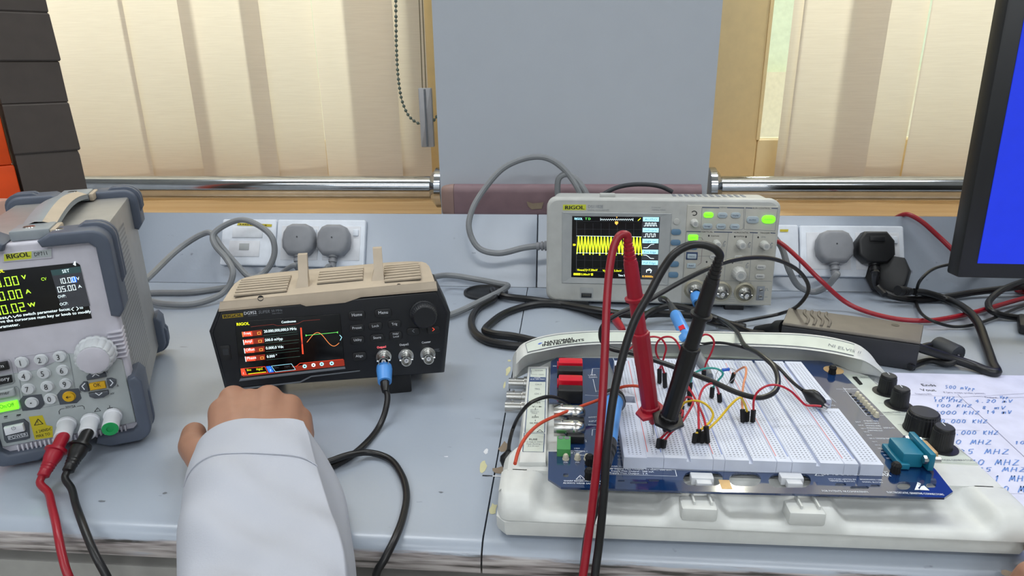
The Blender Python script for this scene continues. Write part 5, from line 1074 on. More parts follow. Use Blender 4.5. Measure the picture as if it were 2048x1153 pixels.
# ---- the blue board and its breadboards
def board():
    t = thing('prototyping_board', 'blue circuit board with white breadboards and connectors clipped onto the workstation', 'circuit board', NO)
    q = lambda pts, z=ZP: [(lambda v: (v.x, v.y))(N(x, y, z)) for x, y in pts]
    out = q([(1113, 716), (1102, 723), (1098, 806), (1136, 806), (1133, 904), (1097, 904), (1096, 958), (1122, 975), (1400, 984), (1700, 991), (1889, 996), (1906, 984), (1872, 941), (1835, 900), (1750, 812), (1664, 726), (1640, 722), (1400, 718)])
    def oval(x0, y0, x1, y1, n=8):
        pts = []; r = (y1-y0)/2; cx0, cx1, cy = x0+r*1.25, x1-r*1.25, (y0+y1)/2
        for k in range(n+1): a = math.pi/2+math.pi*k/n; pts.append((cx0+r*1.25*math.cos(a), cy-r*math.sin(a)))
        for k in range(n+1): a = -math.pi/2+math.pi*k/n; pts.append((cx1+r*1.25*math.cos(a), cy-r*math.sin(a)))
        return pts
    holes = [q(oval(1366, 944, 1446, 972)), q(oval(1458, 946, 1522, 973)), q(oval(1537, 948, 1622, 976)), q(oval(1235, 961, 1249, 964)), q(oval(1260, 964, 1296, 968)), q(oval(1297, 960, 1319, 963.5)), q(oval(1670, 967, 1692, 972)), q(oval(1700, 973, 1738, 978.5)), q(oval(1740, 970, 1760, 974.5)), q(oval(1794, 964, 1821, 980)), q(oval(1852, 968, 1872, 976)), q(oval(1126, 947, 1138, 955))]
    G().plate(out, holes, ZP-.0016, ZP).obj('circuit_board', 'pcb', t, 0)
    ZB = ZP+.0088
    # breadboards: body, centre channel, contact fields, supply lines
    def bb(name, fx0, fx1, bx0, bx1, fy, by, kind):
        """pixel x of the front and back edges at their left and right, top surface"""
        a, b = N(fx0, fy, ZB), N(fx1, fy, ZB); c, d = N(bx0, by, ZB), N(bx1, by, ZB)
        x0 = (a.x+c.x)/2; x1 = (b.x+d.x)/2; y0 = (a.y+b.y)/2; y1 = (c.y+d.y)/2
        return strip(x0, x1, y0, y1, kind)
    def strip(x0, x1, y0, y1, kind):
        w = x1-x0; xm = (x0+x1)/2
        if kind == 'term':
            ch = .0026; pts = [(x0, ZP+.0001), (x1, ZP+.0001), (x1, ZB-.0004), (x1-.0004, ZB), (xm+ch/2, ZB), (xm+ch/2, ZB-.0026), (xm-ch/2, ZB-.0026), (xm-ch/2, ZB), (x0+.0004, ZB), (x0, ZB-.0004)]
        else: pts = [(x0, ZP+.0001), (x1, ZP+.0001), (x1, ZB-.0004), (x1-.0004, ZB), (x0+.0004, ZB), (x0, ZB-.0004)]
        o = G().prism(pts, lambda u, v, d: (u, d, v), y0, y1).obj('breadboard', 'bread', t, 20)
        def field(u0, u1):
            v0, v1 = y0+.004, y1-.004; g = G().face([(u0-(u0+u1)/2, v0-y0, 0), (u1-(u0+u1)/2, v0-y0, 0), (u1-(u0+u1)/2, v1-y0, 0), (u0-(u0+u1)/2, v1-y0, 0)]); f_ = g.obj('contact_field', 'bread_holes', o, 0); f_.location = ((u0+u1)/2, y0, ZB+.00006)
        if kind == 'term':
            for s in (-1, 1): cx = xm+s*w*.245; field(cx-.00665, cx+.00665)
        elif kind == 'rail':
            field(xm-.00266, xm+.00266)
            for s, m in ((-1, 'rail_red'), (1, 'rail_blue')): G().box((xm+s*w*.40, (y0+y1)/2, ZB+.00005), (.0005, (y1-y0)*.92, .00012)).obj('supply_line', m, o)
        else: field(xm-w*.33, xm+w*.33)
        return o
    F, Bk = 921, 721
    # main block of seven strips; front pixel columns and matching back ones
    xs_ = [1297, 1332, 1431, 1454, 1556, 1586, 1687, 1715]
    x0 = (N(1299, 918, ZB).x+N(1250, 722, ZB).x)/2; x1 = (N(1712, 933, ZB).x+N(1572, 722, ZB).x)/2
    y0 = N(1500, 922, ZB).y; y1 = N(1420, 720, ZB).y
    fr = [(p-xs_[0])/(xs_[-1]-xs_[0]) for p in xs_]
    for k, kind in enumerate(('rail', 'term', 'rail', 'term', 'rail', 'term', 'rail')):
        strip(x0+(x1-x0)*fr[k]+.0001, x0+(x1-x0)*fr[k+1]-.0001, y0, y1, kind)
    # single strips left and right, each in two lengths
    sl = (N(1240, 800, ZB).x+N(1246, 860, ZB).x)/2
    def side(xa, xb, ya, yb): strip(xa, xb, ya, yb, 'side')
    def X_(px, py): return N(px, py, ZB)
    side(X_(1247, 910).x, X_(1293, 910).x, X_(1270, 916).y, X_(1255, 806).y)
    side(X_(1239, 790).x, X_(1270, 790).x, X_(1255, 793).y, X_(1245, 722).y)
    ra, rb = X_(1722, 928).x, X_(1772, 935).x
    side(ra, rb, X_(1745, 930).y, X_(1680, 818).y); side(ra, rb, X_(1655, 800).y, X_(1600, 724).y)
    # connectors at the left
    def jack(px0, px1, py, m):
        a, b = N(px0, py, ZP+.006), N(px1, py, ZP+.006); j = G().box(((a.x+b.x)/2, a.y, ZP+.0062), (b.x-a.x, .0112, .0123), .0012).obj('banana_jack', m, t)
        G().lathe((a.x-.0003, a.y, ZP+.0065), (-1, 0, 0), [(.0042, 0), (.0042, .0008), (.0026, .0008), (.0026, -.002)], 18).obj('jack_collar', m, j); G().lathe((a.x, a.y, ZP+.0065), (-1, 0, 0), [(.0026, .0003), (0, .0003)], 14).obj('jack_hole', 'matte_black', j)
    for py, m in ((733, 'red_jack'), (749, 'black_plastic'), (768, 'red_jack'), (789, 'black_plastic')): jack(1117, 1165, py, m)
    for py in (826, 857):
        a, b = N(1108, py, ZP+.007), N(1168, py, ZP+.007); r = .0062
        k = G().lathe((a.x, a.y, ZP+.0072), (1, 0, 0), [(r*.8, .008), (r*.84, 0), (r, 0), (r, .014), (r*.98, .0142), (r, .0145), (r, b.x-a.x-.005), (r*.8, b.x-a.x-.001), (r*.4, b.x-a.x+.001), (0, b.x-a.x+.0012)], 24).obj('bnc_connector', 'steel', t)
        G().box((b.x-.006, a.y-.005, ZP+.003), (.012, .009, .006), .0006).obj('connector_base', 'black_plastic', k); G().cyl((a.x+.006, a.y, ZP+.013), (a.x+.006, a.y, ZP+.0148), .001, None, 8).obj('bayonet_pin', 'steel', k)
    a, b = N(1114, 893, ZP+.004), N(1141, 893, ZP+.004)
    g = G().prism([(-.007, 0), (.0065, 0), (.0065, .0075), (.003, .0105), (-.002, .0105), (-.007, .006)], lambda u, v, d: (d, a.y+u, ZP+v), a.x, b.x, .0004).obj('screw_terminal', 'green_term', t)
    for k in range(2): G().lathe((a.x+(b.x-a.x)*(.27+.46*k), a.y+.0005, ZP+.0103), (0, 0, 1), [(.002, 0), (.002, .0005), (0, .0004)], 10).obj('screw', 'steel', g)
    def led(px, py, r=.0021):
        c = N(px, py, ZP+.001); G().lathe((c.x, c.y, ZP), (0, 0, 1), [(r*1.15, 0), (r*1.15, .0008), (r, .0009), (r*.95, .003), (r*.6, .0042), (0, .0046)], 14).obj('led', 'led', t)
    for px in (1131.5, 1155, 1174): led(px, 917)
    for k in range(8): led(1714.5+k*5.5, 791+k*5.9, .0019)
    for k in range(8):
        c = N(1701+k*5.2, 789+k*5.8, ZP); G().lathe((c.x, c.y, ZP), (0, 0, 1), [(.0012, 0), (.0012, .0003)], 8).obj('solder_hole', 'matte_black', t)
    for px, py in ((1179, 930), (1664, 748), (1790, 946), (1178, 958)):
        c = N(px, py, ZP); G().lathe((c.x, c.y, ZP), (0, 0, 1), [(.003, 0), (.0034, .001), (.0028, .0035), (.0034, .006), (.002, .008), (0, .008)], 24, .15, 12).obj('thumbscrew', 'matte_black', t)
    c = N(1667, 741, ZP); G().lathe((c.x, c.y, ZP), (0, 0, 1), [(.0085, 0), (.0085, .0003), (0, .0004)], 24).obj('gold_pad', 'brass', t)
    c = N(1451, 970, ZP); G().box((c.x, c.y, ZP+.0001), (.007, .010, .0002)).obj('gold_pad', 'brass', t)
    # nine-pin serial connector
    c = N(1828, 930, ZP); ang = 0
    d9 = G().box((c.x-.004, c.y+.006, ZP+.006), (.014, .022, .011), .0015).obj('serial_connector', 'db9_teal', t)
    G().box((c.x+.006, c.y+.006, ZP+.0075), (.0040, .030, .0130), .0008).obj('connector_flange', 'db9_teal', d9); G().box((c.x-.010, c.y+.006, ZP+.0025), (.007, .027, .0040), .0008).obj('connector_foot', 'db9_teal', d9)
    G().box((c.x+.0105, c.y+.006, ZP+.0075), (.006, .018, .0085), .002).obj('connector_shell', 'brass', d9)
    for s in (-1, 1): G().lathe((c.x+.004, c.y+.006+s*.0125, ZP+.0085), (-1, 0, 0), [(.0022, -.008), (.0022, .0006), (.003, .0008), (.003, .003), (.0015, .0032)], 8).obj('jack_screw', 'steel', d9)
    # silkscreen
    pr = Print(NF, 2, ZP, 8e-5); T = pr.text; Lw = lambda pts, w=.8, **k: pr.line('white_print', pts, w, **k)
    Zl = lambda X, Y: (1090+X/4.995, 900+Y/4.995)
    T('white_print', 'SHARP EDGES MAY BE PRESENT', Zl(187, 320), Zl(640, 326), 2.7, bold=.03); T('white_print', 'ALWAYS WEAR SAFETY GLASSES', Zl(180, 342), Zl(640, 352), 2.7, bold=.03)
    Lw([Zl(310, 300), Zl(352, 258), Zl(400, 302)], 1, closed=True); T('white_print', '!', Zl(347, 297), Zl(361, 297), 5)
    T('white_print', 'Terminal Strips', Zl(808, 160), Zl(1042, 166), 2.4); T('white_print', 'POWER SUPPLIES', Zl(610, 174), Zl(872, 177), 2.4)
    T('white_print', 'Variable Supply Max Output: 12 VDC, 500 mA', Zl(560, 196), Zl(1265, 214), 2.8, bold=.03); T('white_print', '+15V Supply Max Output : 500 mA', Zl(570, 218), Zl(1088, 230), 2.8, bold=.03); T('white_print', '+5V Supply Max Output : 2 A', Zl(570, 238), Zl(1028, 250), 2.8, bold=.03)
    Lw([Zl(536, 182), Zl(1300, 204), Zl(1316, 268), Zl(545, 246)], .8, closed=True)
    Zr = lambda X, Y: (1600+X/4.804, 760+Y/4.804)
    T('white_print', '60 VDC or 20 Vrms MAX', Zr(222, 918), Zr(878, 930), 6, bold=.03); Lw([Zr(145, 925), Zr(178, 888), Zr(225, 926)], 1.2, closed=True); T('white_print', '!', Zr(176, 922), Zr(190, 922), 5); T('white_print', 'Terminal Strips', Zr(615, 888), Zr(845, 890), 2.4)
    T('white_print', 'VOLTAGE LIMITED BY', Zr(275, 962), Zr(545, 968), 2.2); T('white_print', 'TERMINAL BLOCKS', Zr(285, 980), Zr(530, 986), 2.2); T('white_print', 'BREADBOARDS / USER', Zr(580, 966), Zr(795, 972), 2.2); T('white_print', 'SIGNAL BLOCKS', Zr(600, 990), Zr(800, 996), 2.2)
    T('white_print', 'FOR PATENTS: NI.COM/PATENTS', Zr(215, 1078), Zr(660, 1090), 3); T('white_print', 'ELECTROSTATIC SENSITIVE CONNECTORS', Zr(840, 1092), (1889, 992), 3.2, bold=.02)
    pr.poly('white_print', [(1829, 981), (1835, 966), (1841, 972), (1836, 977), (1840, 981)], 2); pr.poly('white_print', [(1838, 981), (1842, 974), (1848, 972), (1859, 982)], 2); pr.poly('white_print', [(1834, 965), (1842, 969), (1839, 972)], 2)
    # frames round the breadboards, and the fine legends
    Lw([(1298, 930), (1305, 939), (1500, 945), (1716, 950)], 1); Lw([(1302, 932), (1226, 716)], .6)
    T('white_print', 'BNC', (1149, 884), (1166, 884), 4.2); T('white_print', '2', (1170, 885), (1174, 885), 4); T('white_print', 'SCREW', (1148, 899), (1160, 899), 2.2); T('white_print', 'TERMINAL 1', (1148, 904), (1175, 905), 2.4); T('white_print', 'SCREW', (1148, 908), (1160, 908), 2.2); T('white_print', 'TERMINAL 2', (1148, 912), (1176, 913), 2.4)
    for px in (1131.5, 1155, 1174): T('white_print', ('-15V', '+15V', '+5V')[(1131.5, 1155, 1174).index(px)], (px-5, 923), (px+5, 923), 2.4); T('white_print', 'PWR', (px-4, 927), (px+4, 927), 2.2)
    Lw([(1185, 739), (1183.5, 751)], .8); Lw([(1184, 738), (1203, 738)], .8); Lw([(1186, 759), (1192, 785)], .8); Lw([(1190, 783), (1205, 784)], .8); T('white_print', 'USER', (1177, 753), (1193, 752), 2.6); T('white_print', 'CONFIG', (1178, 757), (1195, 756.5), 2.6); Lw([(1170, 791), (1200, 793)], .7)
    T('white_print', 'AMMETER', (1177, 837), (1200, 836), 2.4); T('white_print', 'INPUT', (1178, 845), (1196, 844), 2.4); T('white_print', 'BANANA', (1177, 852), (1196, 852), 2.4); Lw([(1185, 860), (1184, 872)], .7); Lw([(1185, 860), (1198, 860)], .7); T('white_print', 'BANANA A', (1106, 734), (1113, 734), 2)
    for k in range(14): T('white_print', ('+15V', '-15V', 'GND', '+5V', 'DAC0', 'DAC1', 'AI 0', 'AI 1', 'FREQ', 'SYNC', 'AM', 'FM', 'BASE', 'DUT')[k], (1229+k*.5, 830+k*7), (1240+k*.6, 830.5+k*7), 2)
    for k in range(9): T('white_print', 'DIO %d' % k, (1624+k*6.2, 772+k*6.8), (1634+k*6.2, 772+k*6.8), 2)
    for k in range(12): T('white_print', 'DIO %d' % (k+9), (1712+k*5.6, 846+k*6.6), (1722+k*5.6, 846+k*6.6), 1.9)
    Lw([(1672, 779), (1700, 780)], .6); Lw([(1640, 777), (1672, 806)], .5); T('white_print', 'USER CONFIGURABLE LEDS', (1688, 780), (1722, 780), 2); Lw([(1686, 783), (1728, 783)], .6); Lw([(1686, 776), (1733, 832), (1768, 832)], .6)
    for k, s in enumerate(('AI SENSE / GND', 'ANALOG INPUT', 'SIGNALS AND', 'PROGRAMMABLE I/O', 'FUNCTION OUT')): T('white_print', s, (1728+k*2.2, 844+k*4.8), (1758+k*2.2, 844.5+k*4.8), 2.2)
    T('white_print', 'DIGITAL I/O', (1768, 858), (1790, 858), 2.4); T('white_print', 'COUNTER TIMERS', (1752, 879), (1786, 880), 2.3)
    pr.done('silkscreen', t)
board()
# ------------------------------------------------------------------ leads, probes, cables
def cable(name, label, pts, r, m, cat='cable', group=None, seg=10):
    t = thing(name, label, cat, pts[0], group=group)
    G().tube([Vector(p)-Vector(pts[0]) for p in pts], r, seg).obj('cord', m, t)
    return t
def banana_plug(t, p0, p1, m):
    """p0: where it enters the post; p1: cable end"""
    L_ = (p1-p0).length
    G().lathe(p0, p1-p0, [(.0046, -.004), (.0046, L_*.26), (.0050, L_*.27), (.0078, L_*.29), (.0080, L_*.35), (.0064, L_*.37), (.0062, L_*.52), (.0050, L_*.66), (.0052, L_*.68), (.0047, L_*.70), (.0049, L_*.75), (.0044, L_*.77), (.0046, L_*.82), (.0041, L_*.84), (.0042, L_*.97), (.0030, L_)], 20).obj('banana_plug', m, t, 40)
def test_probe(t, tip, top, m, wing, seed):
    ax = (top-tip); L_ = ax.length; ax.normalize()
    G().lathe(tip, ax, [(0, 0), (.0007, .002), (.0010, .012)], 10).obj('needle_tip', 'steel', t)
    b = G().lathe(tip, ax, [(.0014, .010), (.0022, .012), (.0030, .020), (.0048, .024), (.0052, L_*.125), (.0055, L_*.15)], 20).obj('tip_cone', m, t)
    fl = [(wing*math.cos(2*math.pi*k/6+seed)*(1.0 if k % 3 else 1.15), wing*.85*math.sin(2*math.pi*k/6+seed)*(1.0 if k % 3 else 1.1)) for k in range(6)]
    u = ax.orthogonal().normalized(); v = ax.cross(u); o = tip+ax*(L_*.135)
    G().prism(fl, lambda a, c, d: tuple(o+u*a+v*c+ax*d), -.0012, .0014, .0008).obj('finger_guard', m, t)
    G().lathe(tip, ax, [(.0068, L_*.14), (.0068, L_*.16), (.0060, L_*.165), (.0062, L_*.38), (.0064, L_*.385), (.0064, L_*.53), (.0066, L_*.54), (.0062, L_*.545), (.0050, L_*.548)], 36, .07, 12).obj('barrel', m, t, 40)
    G().lathe(tip, ax, [(.0048, L_*.54), (.0046, L_*.68), (.0049, L_*.70), (.0070, L_*.705), (.0072, L_*.718), (.0053, L_*.722), (.0050, L_*.80), (.0048, L_*.88)], 24).obj('upper_barrel', m, t)
    pf = [(.0046, L_*.88)]
    for k in range(6):
        h = L_*(.89+.018*k); r = .0044-.0003*k; pf += [(r, h), (r, h+L_*.008), (r*.82, h+L_*.010), (r*.82, h+L_*.017)]
    pf += [(.0026, L_)]
    G().lathe(tip, ax, pf, 20).obj('strain_relief', m, t)
BASE = Vector((0, 0, 0))
# red lead: power supply to probe
t = thing('test_lead', 'red test lead with pointed probe standing on the breadboard, plugged into the power supply', 'test lead')
tip = P(1308, 872, z=.046); top = P(1254, 474, y=.418)
test_probe(t, tip, top, 'red_rubber', .0118, .3)
e = P(85, 955, z=.012); banana_plug(t, DPE[0], e, 'red_rubber')
d_ = (e-DPE[0]).normalized()
G().tube([e-d_*.004, e+d_*.004, P(96, 985, z=.006), P(104, 1015, z=.0045), P(112, 1048, y=.352), P(118, 1080, y=.341), P(124, 1110, y=.334), P(140, 1160, y=.325), Vector((-.28, .31, -.10)), Vector((-.20, .29, -.19)), Vector((-.10, .285, -.17)), P(1150, 1250, y=.318), P(1166, 1153, y=.328), P(1175, 1090, y=.336), P(1185, 1010, y=.342), P(1197, 900, y=.352), P(1205, 800, y=.37), P(1210, 700, y=.385), P(1214, 600, y=.40), P(1221, 525, y=.41), P(1231, 485, y=.415), P(1242, 470, y=.417), top+Vector((0, 0, .001)), top-(top-tip).normalized()*.004], .0027, 12).obj('cable', 'red_cable', t)
# black lead
t = thing('test_lead', 'black test lead with pointed probe leaning on the breadboard, plugged into the power supply', 'test lead')
tip = P(1322, 885, z=.047); top = P(1440, 512, y=.395)
test_probe(t, tip, top, 'black_rubber', .0130, .9)
e = P(135, 945, z=.013); banana_plug(t, DPE[1], e, 'black_rubber')
d_ = (e-DPE[1]).normalized()
G().tube([e-d_*.004, e+d_*.004, P(143, 978, z=.007), P(151, 1008, z=.0045), P(162, 1040, y=.352), P(174, 1072, y=.341), P(190, 1110, y=.331), P(214, 1155, y=.325), Vector((-.25, .30, -.11)), Vector((-.17, .285, -.20)), Vector((-.07, .285, -.18)), P(1185, 1250, y=.314), P(1190, 1153, y=.326), P(1198, 1090, y=.334), P(1207, 1000, y=.340), P(1214, 900, y=.350), P(1226, 800, y=.362), P(1245, 715, y=.372), P(1270, 640, y=.38), P(1298, 590, y=.385), P(1325, 540, y=.39), P(1350, 507, y=.392), P(1380, 491, y=.394), P(1408, 490, y=.395), P(1432, 500, y=.395), top, top-(top-tip).normalized()*.004], .0026, 12).obj('cable', 'black_rubber', t)
# generator lead: blue boot at the output, blue probe body on the board
def blue_boot(t, c, ax, L_=.030, r=.0068):
    G().lathe(c, ax, [(r*.92, .004), (r*.92, .012), (r*.98, .0122), (r*.98, .0135)], 22, .04, 11).obj('bnc_collar', 'steel', t)
    G().lathe(c, ax, [(r*.9, .0125), (r*1.05, .013), (r*1.12, .017), (r*1.0, .013+L_*.45), (r*.95, .013+L_*.62), (r*.6, .013+L_*.63)], 22).obj('boot', 'blue_boot', t)
    G().lathe(c, ax, [(r*.66, .012+L_*.55), (r*.6, .013+L_*.8), (r*.42, .013+L_)], 16).obj('boot_tail', 'black_rubber', t)
    return Vector(c)+Vector(ax).normalized()*(.013+L_)
t = thing('probe_lead', 'black lead from the generator output to a blue probe lying on the board', 'probe lead')
ax = (DGF.R @ Vector((0, -1, -.55))).normalized(); e = blue_boot(t, DGC['out1'], ax, .030, .0066)
q0 = P(1216, 888, z=.0555); q1 = P(1226, 806, z=.056); q2 = P(1211, 722, z=.050)
G().lathe(q0, q1-q0, [(.0056, -.002), (.0062, .001), (.0064, (q1-q0).length*.5), (.0072, (q1-q0).length*.92), (.0078, (q1-q0).length)], 22).obj('probe_body', 'blue_boot', t)
G().lathe(q0, q0-q1, [(.0062, -.001), (.0062, .008), (.0045, .0085), (.0045, .010), (.0055, .0105), (.0052, .014), (.004, .0145), (.004, .016), (.0048, .0165), (.0038, .026)], 20).obj('strain_relief', 'dark_grey', t)
G().lathe(q1, q2-q1, [(.0092, -.001), (.0095, .006), (.008, .008), (.0058, .010), (.0054, (q2-q1).length*.55), (.0036, (q2-q1).length*.8), (.0030, (q2-q1).length)], 18).obj('hook_tip', 'mid_grey', t); G().lathe(q1, q2-q1, [(.0099, .0005), (.0099, .005)], 18).obj('collar', 'matte_black', t)
b = q0+(q0-q1).normalized()*.024
G().tube([e-ax*.003, P(775, 792, z=.022), P(770, 825, z=.011), P(757, 856, z=.0035), P(726, 893, z=.0032), P(692, 919, z=.0032), P(650, 940, z=.0032), P(628, 945, z=.004), P(634, 934, z=.007), P(664, 922, z=.0085), P(700, 910, z=.0085), P(738, 906, z=.005), P(776, 917, z=.0032), P(803, 950, z=.0032), P(813, 990, z=.0032), P(806, 1035, z=.0032), P(790, 1078, z=.0025), P(770, 1118, y=.340), P(752, 1158, y=.333), Vector((-.065, .31, -.09)), Vector((-.02, .30, -.12)), P(1158, 1220, y=.325), P(1166, 1150, y=.334), P(1178, 1060, y=.342), P(1196, 1005, y=.352), P(1208, 975, z=.044), P(1211, 945, z=.050), b], .0027, 12).obj('cable', 'black_rubber', t)
# oscilloscope probe
t = thing('probe_lead', 'black looped oscilloscope lead ending in a blue probe with red mark and crocodile clip', 'probe lead')
ax = (SCF.R @ Vector((0, -1, -.35))).normalized(); e = blue_boot(t, SCC['ch1'], ax, .028, .0068)
p0 = P(1350, 628, y=.64); p1 = P(1380, 690, y=.585); p2 = P(1421, 752, z=.050)
L1 = (p1-p0).length
G().lathe(p0, p1-p0, [(.0048, 0), (.0060, .003), (.0062, L1*.55), (.0066, L1*.8), (.0100, L1*.84), (.0104, L1*.95), (.0090, L1)], 22).obj('probe_body', 'blue_boot', t)
d = (p1-p0).normalized(); nrm = (CP-p0); nrm = (nrm-d*nrm.dot(d)).normalized(); cc = p0.lerp(p1, .62)+nrm*.0062; sd = d.cross(nrm)
G().prism([(-.0028, -.0034), (.0028, -.0034), (.0028, .0034), (-.0028, .0034)], lambda a, b, c: tuple(cc+sd*a+d*b+nrm*c), -.001, .0008, .0002).obj('range_switch', 'red_jack', t)
G().lathe(p0, p0-p1, [(.0047, -.001), (.0047, .006), (.0036, .0065), (.0042, .008), (.0034, .014), (.0028, .02)], 16).obj('strain_relief', 'dark_grey', t)
G().lathe(p1, p2-p1, [(.0072, -.002), (.0072, .006), (.0052, .012), (.0048, (p2-p1).length*.6), (.0028, (p2-p1).length*.85), (.0022, (p2-p1).length)], 18).obj('hook_tip', 'mid_grey', t)
b = p0+(p0-p1).normalized()*.018
G().tube([e-ax*.002, P(1402, 640, y=.72), P(1440, 650, z=.006), P(1500, 640, z=.008), P(1560, 628, z=.014), P(1600, 608, y=.71), P(1617, 580, y=.69), P(1600, 545, y=.66), P(1550, 519, y=.62), P(1490, 517, y=.58), P(1430, 532, y=.55), P(1360, 565, y=.53), P(1290, 605, y=.52), P(1230, 632, y=.52), P(1204, 655, y=.52), P(1203, 680, y=.52), P(1220, 697, y=.51), P(1260, 706, y=.50), P(1330, 728, y=.48), P(1420, 762, y=.46), P(1480, 788, y=.452), P(1520, 796, y=.452), P(1548, 785, y=.458), P(1556, 760, y=.475), P(1548, 735, y=.49), P(1520, 710, y=.515), P(1490, 692, y=.55), P(1474, 665, y=.60), P(1450, 645, y=.66), P(1420, 632, z=.012), P(1370, 618, z=.014), P(1330, 606, z=.022), P(1322, 596, y=.70), P(1334, 600, y=.665), b], .0021, 10, 7).obj('cable', 'black_rubber', t)
# its ground lead with crocodile clip
c0 = P(1606, 782, z=.056); c1 = P(1656, 815, z=.050)
G().tube([p1+Vector((.006, 0, 0)), P(1440, 686, y=.575), P(1500, 700, y=.555), P(1550, 730, y=.52), P(1585, 765, y=.495), c0], .0014, 8).obj('ground_lead', 'black_rubber', t)
def croc(t, c0, c1, up, m='black_rubber'):
    d = (c1-c0); L_ = d.length; d.normalize(); s = d.cross(up).normalized(); u = s.cross(d)
    rows = []
    for f, w, h in ((0, .0016, .0016), (.08, .0026, .0024), (.3, .0042, .0062), (.5, .0044, .0066), (.75, .0036, .0046), (.86, .0026, .0030)):
        rows.append([c0+d*(L_*f)+s*(w*math.cos(2*math.pi*k/14))+u*(h*math.sin(2*math.pi*k/14)) for k in range(14)])
    g = G().loft(rows, True); g.face(rows[0]); g.face(rows[-1]); g.obj('clip_boot', m, t, 50)
    for q in (-1, 1): G().box(c0+d*(L_*.93)+u*q*.0013, (.0036, .0036, .0016), .0004, 1, Matrix((d, s, u)).transposed()).obj('clip_jaw', 'steel', t)
croc(t, c0, c1, Vector((0, 0, 1)))
# second red clip boot behind the hump
t = thing('clip_boot', 'red rubber clip boot lying behind the workstation logo', 'clip')
c0 = P(1222, 628, z=.012); c1 = P(1252, 668, z=.014)
croc(t, c0, c1, Vector((0, 0, 1)), 'red_rubber')
# black clip lead hooked to the front socket, left of the board
t = thing('clip_lead', 'short black clip lead arching from the board connector down beside the workstation', 'clip lead')
q = [P(1138, 808, z=.040), P(1118, 798, z=.052), P(1090, 795, z=.062), P(1062, 806, z=.060), P(1040, 830, z=.046), P(1026, 858, z=.030), P(1019, 885, z=.026), P(1017, 903, z=.026)]
G().tube(q, .0015, 8).obj('wire', 'black_rubber', t); croc(t, P(1017, 900, z=.026), P(1016, 945, z=.010), Vector((1, 0, 0)))
# ---- jumper wires with black pin housings
ZT = ZP+.0088
JG = 'jumper wires on the breadboards'
def jumper(label, m, mids, ends, r=.00085, zlift=0):
    """ends: up to two housings ((bottom px),(top px)) on the board; mids: pixels of the wire between"""
    hs = []
    for e in ends:
        if e is None: hs.append(None); continue
        (bx, by), (tx, ty) = e; b = P(bx, by, z=ZT); tpt = P(tx, ty, y=b.y+.001); hs.append((b, tpt))
    org = next(h for h in hs if h)[0]
    t = thing('jumper_wire', label, 'jumper wire', org, group=JG)
    for h in hs:
        if not h: continue
        b, tp = h; d = tp-b; L_ = d.length; d.normalize(); u = d.orthogonal().normalized(); v = d.cross(u); w = .00135
        G().prism([(-w, -w), (w, -w), (w, w), (-w, w)], lambda a, c, k: tuple(b-org+u*a+v*c+d*k), .0004, L_, .0003, 1).obj('pin_housing', 'matte_black', t)
        G().cyl(b-org-Vector((0, 0, .001)), b-org+d*.001, .0003, None, 6).obj('pin', 'steel', t)
    ya = hs[0][1].y if hs[0] else None; yb = hs[1][1].y if len(hs) > 1 and hs[1] else None
    ya = yb if ya is None else ya; yb = ya if yb is None else yb
    pts = []
    if hs[0]: pts += [hs[0][1]-(hs[0][1]-hs[0][0]).normalized()*.001]
    n = len(mids)
    for i, mm in enumerate(mids):
        y = mm[2] if len(mm) > 2 else ya+(yb-ya)*(i+1)/(n+1)
        p = P(mm[0], mm[1], y=y)
        if p.z < ZT+.002: p = P(mm[0], mm[1], z=ZT+.002)
        pts.append(p)
    if len(hs) > 1 and hs[1]: pts.append(hs[1][1]-(hs[1][1]-hs[1][0]).normalized()*.001)
    G().tube([p-org for p in pts], r, 8).obj('wire', m, t)
    return t
jumper('red jumper wire looping high behind the two test probes', 'red_wire', [(1322, 728), (1312, 705), (1315, 685), (1328, 675), (1345, 676), (1358, 692), (1363, 715), (1368, 745)], [((1330, 777), (1329, 746)), ((1380, 813), (1379, 782))])
jumper('red jumper wire rising beside the red probe into a high loop', 'red_wire', [(1328, 715), (1332, 695), (1322, 678), (1305, 674), (1280, 682), (1258, 700), (1242, 712)], [((1319, 768), (1319, 738)), ((1232, 760), (1234, 732))])
jumper('red jumper wire looping right of the black probe top', 'red_wire', [(1412, 728), (1425, 700), (1428, 684), (1420, 672), (1408, 670), (1396, 682), (1388, 710)], [((1407, 762), (1408, 741)), ((1378, 770), (1381, 742))])
jumper('teal jumper wire arching over the middle breadboard', 'teal_wire', [(1436, 762), (1446, 748), (1436, 739), (1415, 737), (1398, 742), (1386, 750)], [((1423, 797), (1425, 775)), ((1378, 790), (1381, 765))])
jumper('peach jumper wire hanging in a hook near the blue resistor', 'peach_wire', [(1478, 740), (1491, 735), (1492, 748), (1487, 770), (1484, 798)], [((1462, 767), (1469, 746)), ((1486, 846), (1485, 819))])
jumper('yellow jumper wire rising to the right, crossing the breadboard channel', 'yellow_wire', [(1488, 806), (1479, 796), (1462, 810), (1440, 836), (1424, 852)], [((1493, 845), (1495, 823)), ((1403, 888), (1407, 864))])
jumper('yellow jumper wire curling out from behind the black probe', 'yellow_wire', [(1408, 855), (1422, 842), (1426, 828), (1415, 812), (1398, 803), (1380, 803), (1368, 807)], [((1388, 888), (1391, 867)), ((1352, 850), (1358, 825))])
jumper('red jumper wire leading to the black crocodile clip', 'red_wire', [(1508, 800), (1516, 784), (1535, 772), (1555, 771), (1580, 782), (1602, 803), (1612, 811), (1630, 812), (1642, 813)], [((1505, 846), (1507, 820)), None])
jumper('red jumper wire slanting down beside the yellow wires', 'red_wire', [(1407, 835), (1397, 812), (1386, 790), (1377, 775), (1370, 760)], [((1415, 888), (1412, 853)), ((1362, 790), (1363, 762))])
